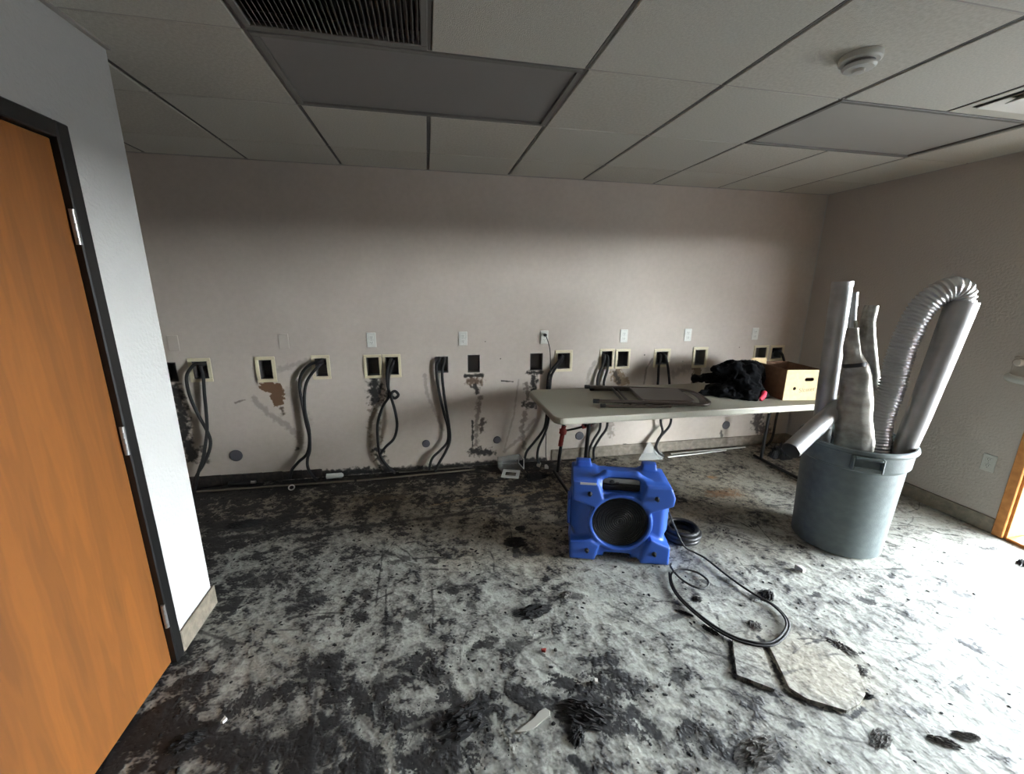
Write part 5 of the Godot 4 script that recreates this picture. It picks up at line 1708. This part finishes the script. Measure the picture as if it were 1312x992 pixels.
func make_debris() -> void:
	# clumps the photograph shows one by one: x, z, rx, rz, h, turn, material, label
	var cl := [
		[-0.195, 1.752, 0.080, 0.040, 0.016, 0.1, "char", "large black flaky clump on the floor in front and left of the air mover"],
		[-0.58, 2.215, 0.085, 0.060, 0.018, 0.4, "char", "black clump at the bottom of the photo left of the pale scrape"],
		[-0.13, 2.275, 0.085, 0.055, 0.018, -0.3, "char", "black clump at the bottom of the photo right of the pale scrape"],
		[-0.185, 2.345, 0.035, 0.028, 0.014, 0.8, "char", "small dense black lump just below the pale scrape"],
		[0.42, 2.52, 0.075, 0.040, 0.014, 0.2, "char_grey", "flat dark clump at the bottom edge right of the middle"],
		[0.005, 1.672, 0.034, 0.022, 0.012, 0.5, "char_grey", "small dark flake in front of the air mover's left foot"],
		[1.055, 1.875, 0.040, 0.028, 0.020, 0.7, "char", "black clump where the air mover cord turns"],
		[0.545, 1.905, 0.038, 0.010, 0.008, -0.7, "char", "thin black sliver left of the cord loop"],
		[0.665, 1.830, 0.022, 0.018, 0.010, 0.2, "char", "small black lump inside the cord loop"],
		[0.60, 2.02, 0.014, 0.040, 0.010, 0.5, "char", "narrow black lump against the cord loop's left side"],
		[0.83, 2.035, 0.028, 0.030, 0.008, 0.3, "char_grey", "dark flake inside the big cord loop near its lower end"],
		[0.892, 2.568, 0.045, 0.024, 0.008, 0.3, "char_grey", "flat grey flake left of the two at the bottom right"],
		[1.105, 2.620, 0.042, 0.018, 0.009, -0.5, "char_grey", "left of the two flat flakes at the bottom right"],
		[1.207, 2.620, 0.045, 0.015, 0.009, -0.35, "char_grey", "right of the two flat flakes at the bottom right"],
		[1.12, 2.21, 0.030, 0.060, 0.012, 0.6, "char_grey", "long grey flake on the right side of the lifted tile pieces"],
		[1.09, 2.33, 0.030, 0.024, 0.010, 0.2, "char_grey", "grey flake at the right corner of the lifted tile pieces"],
		[1.00, 2.425, 0.032, 0.014, 0.008, -0.2, "char", "black splinters at the lower tip of the lifted tile pieces"],
		[-0.17, 1.175, 0.060, 0.052, 0.010, 0.0, "char", "round black blob of tar on the floor left of the air mover"],
		[-0.10, 1.03, 0.034, 0.026, 0.008, 0.0, "char", "small black blob above the round tar blob"],
		[-1.55, 2.10, 0.05, 0.035, 0.014, 0.2, "char", "black lump on the floor near the foot of the orange door"],
		[-1.92, 0.64, 0.10, 0.05, 0.020, 0.1, "char", "black heap on the dark strip beside the white wall edge"],
		[2.76, 1.945, 0.040, 0.030, 0.034, 0.2, "grey_bag", "dark lump on the bright floor by the doorway at the right edge"],
		[2.64, 0.30, 0.11, 0.08, 0.13, 0.3, "grey_bag", "dark crumpled heap in the corner under the table's right end"],
		[0.20, 0.30, 0.10, 0.06, 0.03, 0.3, "char", "black heap on the floor under the table's left end"]]
	var i := 0
	for e in cl:
		var o := obj("debris_clump", lump(e[2], e[3], e[4], 100 + i, 0.4), mats[e[6]])
		o.position = Vector3(e[0], -0.001, e[1])
		o.rotation.y = e[5]
		tag(o, e[7], "debris", "clumps of burnt debris on the floor")
		i += 1
	# pale rubbish
	var g := G.new()
	g.prism(PackedVector2Array([Vector2(-0.085, -0.004), Vector2(-0.04, -0.010), Vector2(0.0, -0.015), Vector2(0.03, -0.024), Vector2(0.058, -0.022), Vector2(0.066, -0.004), Vector2(0.054, 0.012), Vector2(0.02, 0.013), Vector2(-0.02, 0.018), Vector2(-0.055, 0.012)]), 0.0, 0.004, Transform3D.IDENTITY, 0.002)
	var o := obj("plaster_chip", g, mats["plaster"])
	o.position = Vector3(-0.315, 0, 2.272)
	o.rotation.y = 0.35
	tag(o, "pale strip of plaster between the two black clumps at the bottom", "debris")
	g = G.new()
	g.prism(PackedVector2Array([Vector2(-0.008, -0.01), Vector2(0.008, -0.006), Vector2(0.006, 0.01), Vector2(-0.004, 0.012)]), 0.0, 0.012, Transform3D.IDENTITY, 0.002)
	var chip := g.mesh()
	for e in [[-0.035, 2.165, "white chip among black debris at the bottom right of the pale strip", "white_strip"], [-0.205, 1.985, "small reddish chip on the floor in front of the air mover", "red_tape"], [1.39, 1.743, "small pale scrap on the floor in front of the trash can", "white_strip"], [0.275, 0.11, "white scrap on the floor behind the table's left legs", "white_strip"], [0.33, 0.16, "crumpled white scrap beside the table's left legs", "white_strip"], [-1.45, 2.05, "small white chip in the dark debris near the orange door", "white_strip"]]:
		o = obj("chip", chip, mats[e[3]])
		o.position = Vector3(e[0], 0.0, e[1])
		o.scale = Vector3.ONE * (1.0 if e[1] > 1.9 else 2.2)
		o.rotation.y = e[0] * 9.0
		tag(o, e[2], "debris")
	# along the foot of the wall: strips, tube, ring, container, switch plate, glass
	var strips := [
		[-2.46, 0.10, -1.30, 0.125, "wood_strip", "long thin pale strip along the foot of the wall at the left"],
		[-1.28, 0.13, -0.30, 0.09, "wood_strip", "long thin pale strip along the foot of the wall left of the middle"],
		[-0.95, 0.028, -0.32, 0.030, "ash_board", "grey strip lying close against the wall by the unframed box hoses"],
		[1.53, 0.150, 2.20, 0.100, "white_strip", "white strip on the floor under the table, nearer of the pair"],
		[1.60, 0.085, 2.45, 0.060, "white_strip", "white strip on the floor under the table, closer to the wall"]]
	for e in strips:
		g = G.new()
		var a := Vector3(e[0], 0.010, e[1])
		var b := Vector3(e[2], 0.010, e[3])
		var bs := Basis.looking_at(b - a, Vector3.UP)
		g.box(Vector3.ZERO, Vector3(0.018, 0.012, (b - a).length()), 0.003)
		o = obj("loose_strip", g, mats[e[4]])
		o.transform = Transform3D(bs, (a + b) * 0.5)
		tag(o, e[5], "strip", "loose strips along the foot of the wall")
	g = G.new()
	g.sweep(PackedVector3Array([Vector3(-0.065, 0.022, 0), Vector3(0.05, 0.022, 0.0), Vector3(0.065, 0.022, 0)]), 14, func(tt: float, _a: float) -> Vector2: return Vector2(0.022, 0.022) * (1.0 if tt < 0.9 else 0.5))
	o = obj("caulk_tube", g, mats["white_strip"])
	o.position = Vector3(-1.46, 0.012, 0.055)
	tag(o, "short white tube lying at the foot of the back wall, left part", "tube")
	g = G.new()
	g.torus(Vector3(0, 0.02, 0), 0.020, 0.005, 24, 8, Basis(Vector3.UP, 0.4))
	o = obj("pipe_ring", g, mats["white_strip"])
	o.position = Vector3(-1.755, 0.004, 0.19)
	tag(o, "small white ring on the dark floor near the left hoses", "ring")
	var t := thing("hose_nozzle", "black hose end with a silver tip at the foot of the wall, far left", "hose end", Vector3(-2.14, 0.0, 0.06))
	g = G.new()
	g.tube(PackedVector3Array([Vector3(-0.11, 0.034, 0), Vector3(0.05, 0.034, 0.0)]), 0.017, 12)
	obj("hose", g, mats["black_rubber"], t)
	g = G.new()
	g.tube(PackedVector3Array([Vector3(0.05, 0.034, 0), Vector3(0.085, 0.034, 0.0)]), 0.012, 12)
	obj("tip", g, mats["steel"], t)
	# clear plastic tub on its side
	t = thing("plastic_container", "clear plastic container lying at the foot of the wall", "container", Vector3(0.015, 0.0, 0.095), 0.15)
	g = G.new()
	for e in [[-0.10, 0.10, 0.002, 0.006, -0.06, 0.06], [-0.10, 0.10, 0.094, 0.098, -0.055, 0.055], [-0.104, -0.100, 0.002, 0.098, -0.058, 0.058]]:
		g.span(Vector3(e[0], e[2], e[4]), Vector3(e[1], e[3], e[5]), 0.001)
	g.span(Vector3(-0.10, 0.006, -0.058), Vector3(0.10, 0.094, -0.054), 0.001)
	obj("tub", g, mats["clear_plastic"], t)
	g = G.new()
	g.span(Vector3(0.100, 0.0, -0.068), Vector3(0.108, 0.008, 0.068), 0.002)
	g.span(Vector3(0.100, 0.092, -0.064), Vector3(0.108, 0.100, 0.064), 0.002)
	g.span(Vector3(0.100, 0.0082, -0.068), Vector3(0.108, 0.0918, -0.060), 0.002)
	g.span(Vector3(0.100, 0.0082, 0.060), Vector3(0.108, 0.0918, 0.068), 0.002)
	obj("rim", g, mats["white_strip"], t)
	g = G.new()
	var PW := 0.075
	var PD := 0.060
	g.span(Vector3(-PW, 0, -PD), Vector3(PW, 0.010, -PD + 0.032), 0.003)
	g.span(Vector3(-PW, 0, PD - 0.032), Vector3(PW, 0.010, PD), 0.003)
	g.span(Vector3(-PW, 0, -PD + 0.0321), Vector3(-PW + 0.030, 0.010, PD - 0.0321), 0.003)
	g.span(Vector3(PW - 0.030, 0, -PD + 0.0321), Vector3(PW, 0.010, PD - 0.0321), 0.003)
	o = obj("box_frame", g, mats["white_plastic"])
	o.transform = Transform3D(Basis(Vector3.UP, -0.35) * Basis(Vector3.RIGHT, 0.14), Vector3(-0.01, 0.010, 0.245))
	tag(o, "loose white rectangular frame lying on the floor before the plastic container", "frame")
	g = G.new()
	g.tri(Vector3(-0.14, 0.004, 0.03), Vector3(0.10, 0.004, 0.05), Vector3(0.0, 0.15, -0.05), Vector3(0, 0.4, 1), 1)
	g.tri(Vector3(0.0, 0.15, -0.05), Vector3(0.10, 0.004, 0.05), Vector3(0.15, 0.03, -0.03), Vector3(0.5, 0.5, 1), 1)
	g.tri(Vector3(-0.14, 0.001, 0.03), Vector3(0.10, 0.001, 0.05), Vector3(0.0, 0.147, -0.053), Vector3(0, -0.4, -1), 1)
	g.tri(Vector3(0.0, 0.147, -0.053), Vector3(0.10, 0.001, 0.05), Vector3(0.15, 0.027, -0.033), Vector3(-0.5, -0.5, -1), 1)
	o = obj("plastic_sheet", g, mats["clear_plastic"])
	o.position = Vector3(1.36, 0, 0.13)
	tag(o, "crumpled clear plastic sheet leaning on the wall under the table", "plastic sheet")
	# crumbs nobody could count
	for pass_ in [["char", 5200, 0.8, "soot_crumbs", "black crumbs and flakes of soot strewn over the whole floor"], ["plaster", 900, 0.35, "plaster_crumbs", "pale crumbs of plaster strewn over the floor"]]:
		var b := G.new()
		var r := RandomNumberGenerator.new()
		r.seed = 7
		var ring := []
		for k in 6:
			var a := TAU * k / 6.0
			ring.append(Vector3(cos(a) * r.randf_range(0.6, 1.0), 0.0, sin(a) * r.randf_range(0.5, 1.0)))
		for k in 6:
			b.tri(Vector3(0.1, 0.45, 0.0), ring[k], ring[(k + 1) % 6], Vector3.UP)
		var mm := MultiMesh.new()
		mm.transform_format = MultiMesh.TRANSFORM_3D
		mm.mesh = b.mesh()
		var xf := []
		var cn := noise3(120, 3.0, 3)
		while xf.size() < pass_[1]:
			var x := r.randf_range(-2.6, 2.9)
			var z := r.randf_range(0.05, 3.2)
			if x < XL + 0.05 and z > 1.35:
				continue
			var dv := dirt_at(x, z).x + cn.get_noise_2d(x, z) * 0.6
			if r.randf() > pow(maxf(dv, 0.0), 1.6) * 1.3:
				continue
			var s := (0.0016 + 0.009 * pow(r.randf(), 3.5)) * (1.0 if pass_[0] == "char" else 0.7)
			xf.append(Transform3D(Basis(Vector3.UP, r.randf() * TAU) * Basis.from_scale(Vector3(s * r.randf_range(0.8, 2.2), s * r.randf_range(0.4, 1.0), s)), Vector3(x, -0.002, z)))
		mm.instance_count = xf.size()
		for k in xf.size():
			mm.set_instance_transform(k, xf[k])
		var mi := MultiMeshInstance3D.new()
		mi.name = pass_[3]
		mi.multimesh = mm
		mi.material_override = mats[pass_[0]]
		add_child(mi, true)
		mi.set_meta("kind", "stuff")
		tag(mi, pass_[4], "debris")


func _ready() -> void:
	# camera, sky, exposure
	var cam := Camera3D.new()
	cam.name = "camera"
	cam.fov = 86.57
	cam.position = Vector3(-0.6518, 1.575, 3.4185)
	cam.rotation = Vector3(-0.2407, -0.2007, 0.0087)
	cam.near = 0.02
	add_child(cam)
	cam.current = true
	var we := WorldEnvironment.new()
	we.name = "world_environment"
	var env := Environment.new()
	var sky := Sky.new()
	var sm := ProceduralSkyMaterial.new()
	sm.sky_top_color = Color(0.81, 0.85, 0.89)
	sm.sky_horizon_color = Color(0.925, 0.95, 0.96)
	sm.ground_bottom_color = Color(0.55, 0.55, 0.54)
	sm.ground_horizon_color = Color(0.75, 0.76, 0.77)
	sm.sky_energy_multiplier = 12.5
	sky.sky_material = sm
	env.background_mode = Environment.BG_SKY
	env.sky = sky
	env.tonemap_mode = Environment.TONE_MAPPER_LINEAR
	env.tonemap_exposure = 0.325
	env.sdfgi_enabled = true
	env.ssao_enabled = true
	env.ssil_enabled = true
	we.environment = env
	add_child(we)

	rng.seed = 12345
	make_materials()
	make_floor()
	make_back_wall()
	make_shell()
	make_ceiling()
	make_table()
	make_bin()
	make_air_mover()
	make_washer_boxes()
	make_hoses()
	make_debris()
